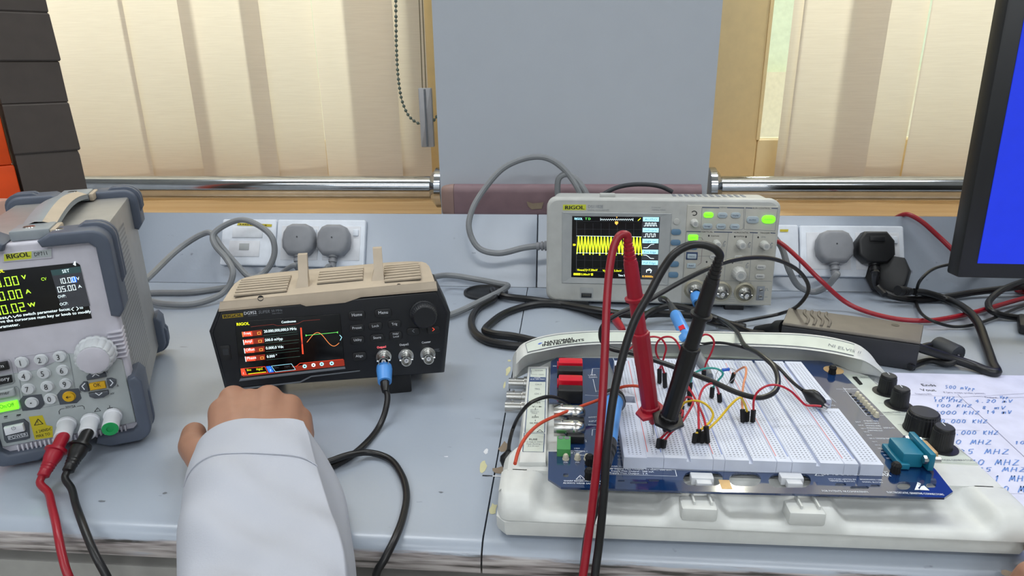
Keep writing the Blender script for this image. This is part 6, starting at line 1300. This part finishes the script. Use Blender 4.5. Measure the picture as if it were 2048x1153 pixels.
jumper('red jumper wire standing upright between the two yellow wires', 'red_wire', [(1397, 830), (1398, 800), (1406, 778), (1420, 768), (1432, 772)], [((1396, 886), (1398, 859)), ((1440, 806), (1438, 787))])
jumper('red jumper wire ending nearest the front, inner of a pair', 'red_wire', [(1342, 866), (1360, 850), (1376, 826), (1386, 806), (1382, 797), (1372, 796)], [((1326, 898), (1329, 880)), ((1362, 838), (1364, 812))])
jumper('red jumper wire ending nearest the front, outer of a pair', 'red_wire', [(1332, 868), (1348, 856), (1360, 840), (1366, 822)], [((1316, 898), (1319, 878)), ((1344, 850), (1350, 825))])
t = jumper('long orange jumper wire sweeping left over the connectors to the bench', 'orange_wire', [(1276, 773), (1240, 776, .50), (1205, 797, .475), (1160, 814, .46), (1120, 829, .45), (1080, 848, .445), (1054, 872, .435), (1038, 900, .43), (1030, 928, .425)], [((1294, 800), (1295, 776)), None], .0013)
# resistor
a, b = P(1437, 742, y=P(1430, 775, z=ZT).y), P(1465, 738, y=P(1430, 775, z=ZT).y)
t = thing('resistor', 'small blue resistor on thin leads between the teal and peach wires', 'resistor', a)
ax = (b-a); L_ = ax.length
G().lathe((0, 0, 0), ax, [(.0004, L_*.22), (.0013, L_*.26), (.0016, L_*.34), (.0013, L_*.42), (.0013, L_*.62), (.0016, L_*.70), (.0013, L_*.78), (.0004, L_*.82)], 12).obj('body', 'resistor_blue', t)
G().tube([P(1428, 778, z=ZT)-a, P(1430, 760, y=a.y)-a, (0, 0, 0), ax, P(1472, 750, y=a.y)-a, P(1452, 772, z=ZT)-a], .0003, 6).obj('lead', 'steel', t)
# ---- mains and signal cables on the bench
cable('power_cable', 'grey cable looping high on the trunking right of the power supply', [P(290, 562, y=.74), P(305, 548, y=.78), P(362, 495, y=.86), P(402, 470, y=.875), P(421, 466, y=.875), P(444, 495, y=.868), P(474, 530, y=.86), P(503, 556, y=.85), P(528, 546, y=.86), P(548, 512, y=.87), P(546, 480, y=.875), P(530, 460, y=.88), P(486, 440, y=.885), P(446, 453, y=.88), P(426, 471, y=.87), P(430, 490, y=.86), P(453, 518, y=.85), P(466, 548, y=.83), P(449, 584, z=.014), P(397, 607, z=.006), P(334, 609, z=.006), P(290, 600, z=.006)], .0042, 'grey_cable')
cable('power_cable', 'grey cable lying flat on the bench from the power supply to the generator', [P(270, 588, z=.0045), P(313, 586, z=.0045), P(385, 585, z=.0045), P(449, 576, z=.0045), P(500, 568, z=.005), P(560, 572, z=.005), P(620, 580, z=.005)], .0042, 'grey_cable')
cable('power_cable', 'grey cable doubling back over the dark bench grommet beside the generator', [P(840, 568, z=.03), P(867, 555, z=.024), P(897, 551, z=.020), P(953, 559, z=.018), P(1000, 568, z=.014), P(1015, 571, z=.012), P(1008, 579, z=.0115), P(963, 602, z=.0085), P(922, 622, z=.006), P(890, 633, z=.0055), P(850, 640, z=.005)], .0042, 'grey_cable')
t = cable('scope_cable', 'grey cable arching over the pillar bumper into the left side of the oscilloscope', [P(1092, 492, y=.852), P(1072, 493, y=.852), P(1048, 496, y=.853), P(996, 507, y=.855), P(957, 496, y=.858), P(938, 458, y=.865), P(944, 421, y=.875), P(970, 377, y=.89), P(1009, 335, y=.90), P(1061, 315, y=.905), P(1095, 317, y=.905), P(1127, 338, y=.905), P(1158, 382, y=.90), P(1168, 420, y=.90)], .0042, 'grey_cable')
G().lathe(P(1094, 492, y=.852)-P(1092, 492, y=.852), P(1070, 493, y=.852)-P(1094, 492, y=.852), [(.0068, 0), (.0068, .003), (.005, .0035), (.005, .005), (.0065, .0055), (.0062, .008), (.0047, .0085), (.0047, .010), (.006, .0105), (.0052, .0145)], 16).obj('strain_relief', 'grey_plug', t)
cable('scope_cable', 'short grey cable loop standing behind the oscilloscope top', [P(1116, 400, y=.905), P(1115, 375, y=.905), P(1118, 357, y=.905), P(1130, 349, y=.905), P(1148, 355, y=.905), P(1171, 384, y=.90), P(1180, 410, y=.90)], .0042, 'grey_cable')
cable('scope_cable', 'thin dark cable lying behind the oscilloscope lid near the pillar', [P(1200, 392, y=.905), P(1235, 375, y=.905), P(1275, 369, y=.905), P(1320, 373, y=.905), P(1345, 384, y=.905)], .0030, 'dark_grey')
cable('mains_cable', 'thick black cable curling from the grommet forward behind the workstation', [P(985, 580, z=.004), P(988, 598, z=.0075), P(957, 617, z=.005), P(943, 643, z=.005), P(952, 668, z=.005), P(980, 684, z=.005), P(1040, 693, z=.005), P(1080, 690, z=.005)], .0046, 'black_rubber')
cable('mains_cable', 'thick black cable folded in a hairpin left of the workstation logo', [P(1240, 640, z=.005), P(1209, 634, z=.005), P(1148, 614, z=.005), P(1100, 608, z=.005), P(1065, 610, z=.005), P(1014, 625, z=.005), P(982, 647, z=.005), P(970, 662, z=.005), P(985, 668, z=.005), P(1025, 673, z=.005), P(1072, 683, z=.005)], .0046, 'black_rubber')
cable('mains_cable', 'thick black cable running from the grommet under the oscilloscope front', [P(992, 584, z=.004), P(1010, 593, z=.0075), P(1066, 600, z=.005), P(1127, 609, z=.006), P(1200, 622, z=.013), P(1258, 630, z=.014), P(1330, 628, z=.010), P(1400, 634, z=.006), P(1440, 645, z=.006), P(1490, 655, z=.007)], .0046, 'black_rubber')
cable('mains_cable', 'black cable sagging between oscilloscope and workstation hump', [P(1270, 655, z=.005), P(1300, 625, z=.018), P(1345, 612, z=.024), P(1400, 626, z=.020), P(1450, 645, z=.018), P(1500, 665, z=.005), P(1530, 668, z=.005)], .0040, 'black_rubber')
t = cable('red_cable', 'long red cable swooping from the oscilloscope across the bench to the right', [P(1540, 478, y=.88), P(1562, 487, y=.865), P(1600, 520, y=.84), P(1640, 560, y=.82), P(1700, 610, z=.010), P(1780, 636, z=.005), P(1850, 642, z=.005), P(1910, 634, z=.005), P(1960, 622, z=.005), P(2048, 597, z=.008), P(2120, 580, z=.006)], .0030, 'red_cable')
cable('red_cable', 'red cable dropping over the trunking edge behind the monitor', [P(1780, 445, y=.97), P(1800, 432, y=.945), P(1815, 429, y=.932), P(1840, 441, y=.922), P(1880, 476, y=.905), P(1920, 514, y=.885), P(1985, 562, z=.012), P(2020, 576, z=.006), P(2060, 588, z=.006), P(2110, 600, z=.004)], .0032, 'red_cable')
cable('thin_cable', 'thin black cable looping below the monitor corner', [P(1990, 520, y=.84), P(1916, 527, y=.84), P(1870, 537, y=.83), P(1843, 558, y=.81), P(1833, 590, z=.006), P(1834, 612, z=.004), P(1860, 640, z=.012), P(1900, 653, z=.004), P(1930, 653, z=.004), P(1970, 643, z=.004), P(2048, 612, z=.004), P(2100, 600, z=.003)], .0019, 'black_rubber')
cable('mains_cable', 'black cable bent in a tight loop at the right edge', [P(2100, 552, z=.02), P(2048, 563, z=.02), P(2005, 580, z=.016), P(1982, 598, z=.011), P(1977, 612, z=.011), P(1985, 624, z=.010), P(2010, 632, z=.006), P(2050, 637, z=.004), P(2110, 642, z=.004)], .0040, 'black_rubber')
# loose plug and its cable
o = P(1768, 588, z=.001)
t = thing('mains_plug', 'loose black plug lying on the bench in front of the black wall plug', 'plug', o, math.radians(-38), math.radians(-25))
f = Fr(o, math.radians(-38), math.radians(-25))
w = h = .050
G().prism([(-.28*w, -.5*h), (.28*w, -.5*h), (.5*w, -.22*h), (.5*w, .2*h), (.3*w, .5*h), (-.3*w, .5*h), (-.5*w, .2*h), (-.5*w, -.22*h)], lambda u, v, d: (u, d, .026+v), .0, -.018, .003, 2).obj('body', 'black_plastic', t, 40)
G().prism([(-.24*w, -.4*h), (.24*w, -.4*h), (.42*w, -.2*h), (.42*w, .2*h), (-.42*w, .2*h), (-.42*w, -.2*h)], lambda u, v, d: (u, d, .026+v), .008, .0, .001, 2).obj('back_cover', 'black_plastic', t, 40)
for u, v in ((-.011, .004), (.011, .004), (0, .020)): G().box((u, .018, .026+v-.006), (.006 if v < .01 else .004, .02, .004 if v < .01 else .008), .0006).obj('pin', 'brass', t)
r0 = f.loc(P(1800, 582, z=.022)); r1 = f.loc(P(1828, 584, z=.018))
G().lathe(r0, r1-r0, [(.0065, -.004), (.0065, .003), (.005, .0035), (.005, .005), (.0062, .0055), (.006, .008), (.0046, .0085), (.0046, .010), (.0058, .0105), (.005, .018)], 14).obj('strain_relief', 'black_plastic', t)
G().tube([r1] + [f.loc(p) for p in (P(1850, 586, z=.014), P(1895, 600, z=.006), P(1930, 618, z=.012), P(1955, 645, z=.012), P(1972, 690, z=.0055), P(1985, 728, z=.005), P(1992, 745, z=.005), P(1982, 745, z=.005), P(1945, 731, z=.006), P(1890, 713, z=.012), P(1850, 700, z=.020), P(1800, 685, z=.026), P(1750, 679, z=.026), P(1705, 685, z=.020), P(1670, 697, z=.012))], .0048, 12).obj('cable', 'black_rubber', t)
cable('mains_cable', 'thick black cable running right from the black wall plug under the monitor', [P(1765, 585, z=.012), P(1790, 594, z=.008), P(1830, 599, z=.005), P(1880, 596, z=.005), P(1950, 585, z=.008), P(2048, 573, z=.014), P(2110, 566, z=.01)], .0046, 'black_rubber')
# ------------------------------------------------------------------ power adapter
o = P(1710, 690, z=0)
t = thing('power_adapter', 'long brown-grey power adapter brick lying behind the workstation', 'power adapter', o)
HZ = .034
q = [P(x, y, z=HZ)-o for x, y in ((1577, 615), (1848, 649), (1842, 683), (1565, 645))]
G().prism([(p.x, p.y) for p in q], lambda u, v, d: (u, v, d), .0005, HZ-.004, .002).obj('shaded_side', 'adapter_shade', t)  # shadow on the brick's side is put into this darker colour
G().prism([(p.x, p.y) for p in q], lambda u, v, d: (u, v, d), HZ-.0042, HZ, .0022).obj('upper_half', 'adapter', t)
for k in range(4):
    a = q[0].lerp(q[1], .16+.055*k); b = q[3].lerp(q[2], .16+.055*k)
    G().tube([a.lerp(b, .05)+Vector((-.004, 0, .0002)), a.lerp(b, .3)+Vector((-.003, 0, .0002)), a.lerp(b, .6)+Vector((.003, 0, .0002)), a.lerp(b, .95)+Vector((.003, 0, .0002))], .0016, 8).obj('wave_ridge', 'adapter', t)
c = q[1].lerp(q[3], .28); G().lathe((c.x+.01, c.y-.004, HZ), (0, 0, 1), [(.004, 0), (.004, .0003), (.0025, .0004)], 14).obj('logo_mark', 'brick_brown', t)
G().lathe(q[3].lerp(q[0], .4)+Vector((.003, 0, -.016)), P(1490, 650, z=.012)-o-q[3], [(.011, 0), (.011, .012), (.008, .018), (.0075, .028), (.006, .045)], 16).obj('inlet_plug', 'black_plastic', t)
e0 = q[1].lerp(q[2], .5)+Vector((0, 0, -.02)); e1 = P(1872, 692, z=.013)-o; e2 = P(1915, 712, z=.012)-o
G().tube([e0-Vector((.004, 0, 0)), e0.lerp(e1, .5)+Vector((0, 0, .003)), e1, e2, P(1900, 728, z=.006)-o, P(1860, 722, z=.005)-o, P(1820, 735, z=.005)-o], .0032, 10).obj('cord', 'black_rubber', t)
G().lathe(e1, e2-e1, [(.006, -.002), (.0105, 0), (.011, .002), (.011, (e2-e1).length-.002), (.0105, (e2-e1).length), (.006, (e2-e1).length+.001)], 20).obj('ferrite_core', 'dark_grey', t)
# ------------------------------------------------------------------ monitor
o = P(1914, 556, y=.72); f = Fr(o, math.radians(-2), math.radians(-3))
t = thing('monitor', 'black framed computer monitor with plain blue screen at the right edge', 'monitor', o, f.yaw, f.tilt)
w, h = .50, .31
G().box((w/2, .012, h/2), (w, .024, h), .003).obj('frame', 'monitor_black', t)
a = f.hit(1955, 527, 1, -.0008); G().box((w/2, -.0006, a.z+(h-.016-a.z)/2), (w-2*a.x, .001, h-.016-a.z)).obj('screen', 'mon_blue', t)
st = thing('monitor_stand', None, None); bpy.data.objects.remove(st)
G().box((w/2, .03, .02), (.06, .012, .2), .003).obj('neck', 'monitor_black', t)
zb = f.loc(f.world((w/2, .05, 0))); dz = -f.world((w/2, .05, 0)).z
G().box((w/2, .045, dz/2+.02), (.05, .014, abs(dz)+.04), .003).obj('stand_column', 'monitor_black', t); G().box((w/2, .045, dz+.0125), (.2, .10, .010), .004, 2, Matrix.Rotation(math.radians(3), 3, 'X')).obj('stand_base', 'monitor_black', t)
# small device at the right edge
o = P(2034, 668, z=0)
t = thing('handset', 'small black device with pale top peeking in at the right edge', 'device', o, math.radians(-30))
G().box((.03, .02, .007), (.06, .045, .012), .003).obj('body', 'black_plastic', t); G().box((.032, .021, .0134), (.050, .034, .001), .0004).obj('top_plate', 'tin', t)
# ------------------------------------------------------------------ paper with the readings
o = P(1990, 850, z=0); f = Fr(o)
t = thing('paper_sheet', 'white sheet of handwritten frequency readings lying right of the workstation', 'paper', o)
zs = .0012
cs = [P(1812, 748, z=zs), P(1990, 746, z=zs), P(2200, 742, z=zs), P(2330, 1040, z=zs), P(2100, 1050, z=zs)]
yb = P(1830, 747, z=zs).y; yf = .365; x0 = .307; x1 = x0+.24
rows = []
for j in range(13):
    v = j/12; row = []
    for i in range(13):
        u = i/12; x = x0+(x1-x0)*u; y = yf+(yb-yf)*v
        curl = .012*max(0, u-.55)**1.5*3*max(0, v-.6)*2.0
        xx = x
        if v > .93 and u < .08: y -= .004
        row.append(Vector((xx+(.012*v if True else 0), y, zs+curl))-o)
    rows.append(row)
g = G().loft(rows); g.loft([[p-Vector((0, 0, .0003)) for p in r_] for r_ in rows]); g.obj('sheet', 'paper', t, 60)
pr = Print(f, 2, zs, 1.5e-4); T = pr.text
Z = lambda X, Y: (1780+X/3.843, 740+Y/3.843)
W_ = lambda s, x0, y0, x1, h, y1=None: pr.hand('ink', s, Z(x0, y0), Z(x1, y0 if y1 is None else y1), h, 1.3)
T('black_print', 'Ends', Z(250, 128), Z(360, 130), 4); pr.hand('ink', '500 mVpp', Z(420, 145), Z(660, 158), 6); T('black_print', 'Vout', Z(245, 165), Z(358, 168), 4)
T('paper_print', 'if (any scope probe points)', Z(415, 180), Z(735, 190), 2.6); T('paper_print', 'Frequency (Hz)', Z(200, 192), Z(325, 195), 2.6); T('paper_print', 'Output', Z(735, 220), Z(830, 222), 3); pr.hand('ink', 'Vpp', Z(840, 222), Z(915, 222), 5)
for s, a, b, c, hh in (('1 KHZ', 325, 228, 500, 4.6), ('10 KHZ', 330, 250, 560, 5), ('100 KHZ', 345, 290, 630, 5.5), ('1000 KHZ', 340, 345, 690, 6.5), ('10.000 KHZ', 345, 412, 750, 7), ('15,000 KHZ', 420, 500, 835, 7.5), ('20 MHZ', 440, 575, 785, 8.5), ('25 MHZ', 520, 650, 920, 9.5), ('30 MHZ', 600, 735, 1000, 10.5), ('35 MHZ', 660, 785, 1050, 8), ('41 MHZ', 730, 860, 1090, 11), ('50 MHZ', 800, 945, 1160, 12), ('4.20 mV', 650, 255, 945, 6), ('8 mV', 700, 305, 895, 6), ('14 mV', 730, 340, 940, 6.5), ('10', 950, 575, 1040, 6)): W_(s, a, b, c, hh)
for pts in ([(150, 195), (560, 212), (1040, 185)], [(640, 205), (860, 222), (1040, 212)], [(520, 192), (1040, 680)], [(360, 325), (480, 330)], [(365, 378), (590, 388)], [(465, 465), (690, 470)], [(900, 955), (1040, 955)]): pr.line('paper_print', [Z(*p) for p in pts], .7)
pr.done('handwriting', t)
# ------------------------------------------------------------------ person: right hand and white sleeve
def capsule_chain(g, pts, rs, n=10):
    """overlapping tapered segments; a voxel remesh joins them into one skin"""
    for (a, b), (ra, rb) in zip(zip(pts, pts[1:]), zip(rs, rs[1:])):
        a, b = Vector(a), Vector(b); L_ = (b-a).length; prof = []
        for k in range(5): an = -math.pi/2+math.pi/2*k/4; prof.append((max(ra*math.cos(an), 0), ra*math.sin(an)))
        for k in range(5): an = math.pi/2*k/4; prof.append((max(rb*math.cos(an), 0), L_+rb*math.sin(an)))
        g.lathe(a, b-a, prof, n)
def hand_mesh(name, K, wrist, elbow, thumb, parent):
    """K: knuckles index..little; fingers curl under"""
    g = G(); back = (wrist-(K[1]+K[2])/2).normalized()
    kr = [.0118, .0122, .0112, .0098]
    for i, k in enumerate(K):
        w = wrist+(K[i]-(K[1]+K[2])/2)*.55
        capsule_chain(g, [w, w.lerp(k, .5)+Vector((0, 0, .0005)), k], [.0165, .0150, kr[i]], 14)
        s = (1.0, 1.08, 1.0, .82)[i]
        p1 = k-back*.016*s+Vector((0, 0, -.030*s)); p1.z = max(p1.z, .012); p2 = p1+back*.020*s+Vector((0, 0, -.006)); p2.z = max(p2.z, .0095); p3 = p2+back*.014*s+Vector((0, 0, .004))
        capsule_chain(g, [k, p1, p2, p3], [kr[i], .0092*(.8+.2*s), .0083*(.8+.2*s), .0072], 12)
    for (a, b), (ra, rb) in zip(zip(K, K[1:]), zip(kr, kr[1:])):
        m = (a+b)/2
        w = wrist+(m-(K[1]+K[2])/2)*.55
        capsule_chain(g, [w, w.lerp(m, .55), m+Vector((0, -.002, -.0022))], [.0165, .0150, (ra+rb)/2], 14)
    capsule_chain(g, [K[0]+Vector((-.001, -.014, -.004)), (K[0]+thumb[0])/2+Vector((-.004, .004, .0)), thumb[0]], [.0125, .0140, .0150], 14)
    capsule_chain(g, thumb, [.0150, .0125, .0112, .0098], 14)
    capsule_chain(g, [wrist, wrist.lerp(elbow, .3), elbow], [.021, .022, .024], 16)
    o = g.obj(name, 'skin', parent, 0)
    r = o.modifiers.new('skin', 'REMESH'); r.mode = 'VOXEL'; r.voxel_size = .0016; r.use_smooth_shade = True
    s = o.modifiers.new('soft', 'SMOOTH'); s.factor = .6; s.iterations = 12
    return o
def skin_material():
    m = M['skin']; b = m.node_tree.nodes['Principled BSDF']; b.inputs['Subsurface Weight'].default_value = .12; b.inputs['Subsurface Radius'].default_value = (.008, .003, .0015); b.inputs['Subsurface Scale'].default_value = .6
skin_material()
t = thing('person', 'right hand in a loose fist with a white coat sleeve, reaching to the generator', 'person', P(520, 900, z=0))
O = t.location.copy()
K = [P(466, 799, z=.047), P(536, 799, z=.048), P(578, 815, z=.042), P(600, 838, z=.034)]
K = [k-O for k in K]
wr = P(545, 925, z=.034)-O; el = P(545, 1260, z=.030)-O
th = [P(452, 925, z=.034)-O, P(410, 920, z=.028)-O, P(386, 893, z=.024)-O, P(388, 868, z=.022)-O]
hand = hand_mesh('body', K, wr, el, th, t)
# sleeve
mat('coat_white', 'b3b6c0', .8, 0, .03, 14, .1, 900)
rows = []
NR = 26
prof0 = [(-1, .02), (-1.0, .30), (-.93, .58), (-.78, .80), (-.52, .95), (-.22, 1.0), (.1, 1.0)]
for j in range(NR):
    s = j/(NR-1)
    # left and right outline in the photograph, against the pixel row of the ridge
    py = 905+(1300-905)*s
    xl_ = [(905, 374), (921, 366), (940, 359), (990, 349), (1050, 341), (1153, 338), (1300, 336)]; xr_ = [(905, 680), (921, 689), (940, 692), (990, 697), (1050, 704), (1153, 712), (1300, 722)]
    def ip(tab, v):
        for (a, b), (c, d) in zip(tab, tab[1:]):
            if v <= c: return b+(d-b)*(v-a)/(c-a)
        return tab[-1][1]
    zc = .035
    L_ = P(ip(xl_, py), py, z=zc); R_ = P(ip(xr_, py), py, z=zc); yc = (L_.y+R_.y)/2
    w = (R_.x-L_.x)/2; cx = (L_.x+R_.x)/2; hh = .059-.004*s
    cre = .60+.33*min(1, s*1.5)
    pr_ = prof0 + [(cre*.75, .985), (cre-.03, .945), (cre, .93), (cre+.02, .87), (cre+(1-cre)*.55, .55), (1, .22), (1.0, .02), (.6, -.02), (0, -.04), (-.6, -.02)]
    z0 = .004 if yc > .36 else .004
    ring = []
    for i, (u, v) in enumerate(pr_):
        fold = .0034*math.sin(9*s+u*3.1)+.0020*math.sin(21*s-u*5)
        pull = 0
        if s < .35: pull = -.012*(1-s/.35)*max(0, u-.55)
        ring.append(Vector((cx+u*w, yc+pull, z0+max(-.02, v)*hh+(fold if v > .3 else 0)))-O)
    rows.append(ring)
def resample(ring, n=48):
    c = catmull(ring+[ring[0]], 4)
    return c[:-1]
fine = [resample(r_) for r_ in rows]
g = G().loft(fine, True)
inner = [[p.lerp(sum(fine[0], Vector())/len(fine[0]), .04+.10*k)-Vector((0, .010*k, 0)) for p in fine[0]] for k in range(4)]
g.loft([fine[0]]+inner, True)
sl = g.obj('coat_sleeve', 'coat_white', t, 80)
md = sl.modifiers.new('smooth', 'SUBSURF'); md.levels = 1; md.render_levels = 1
# hem stitching a hand's breadth below the cuff edge
def hem(j, k0, k1): return [fine[j][k]+Vector((0, 0, .0006)) for k in range(k0, k1)]
G().tube(hem(5, 8, 38), .00045, 5, 2).obj('hem_stitch', 'coat_white', t)
# a second person's fingertips at the lower right corner
t = thing('person', 'pink fingertip of another hand at the lower right corner of the bench', 'person', P(2080, 1140, y=.335))
O = t.location.copy()
K = [Vector((.030+.002*k, -.010-.019*k, .004-.002*k)) for k in range(4)]
wr = Vector((.095, -.035, -.010)); el = Vector((.25, -.10, -.03))
g = G(); kr = [.0105, .011, .0102, .009]
for i, k in enumerate(K):
    capsule_chain(g, [wr+(K[i]-K[1])*.6, k], [.015, kr[i]], 14)
    s = (1, 1.1, 1, .8)[i]
    p1 = k+Vector((-.026*s, .002, .004)); p2 = p1+Vector((-.014*s, .001, -.006)); p3 = p2+Vector((-.005*s, 0, -.012))
    capsule_chain(g, [k, p1, p2, p3], [kr[i], .0088, .0078, .0068], 12)
capsule_chain(g, [wr+Vector((-.01, .012, .0)), Vector((.05, .022, .0)), Vector((.028, .022, .002)), Vector((.012, .018, -.001))], [.014, .0118, .0102, .0086], 14)
capsule_chain(g, [wr, wr.lerp(el, .5), el], [.022, .026, .032], 16)
o_ = g.obj('body', 'skin', t, 0); r = o_.modifiers.new('skin', 'REMESH'); r.mode = 'VOXEL'; r.voxel_size = .0018; r.use_smooth_shade = True; s = o_.modifiers.new('soft', 'SMOOTH'); s.factor = .6; s.iterations = 6
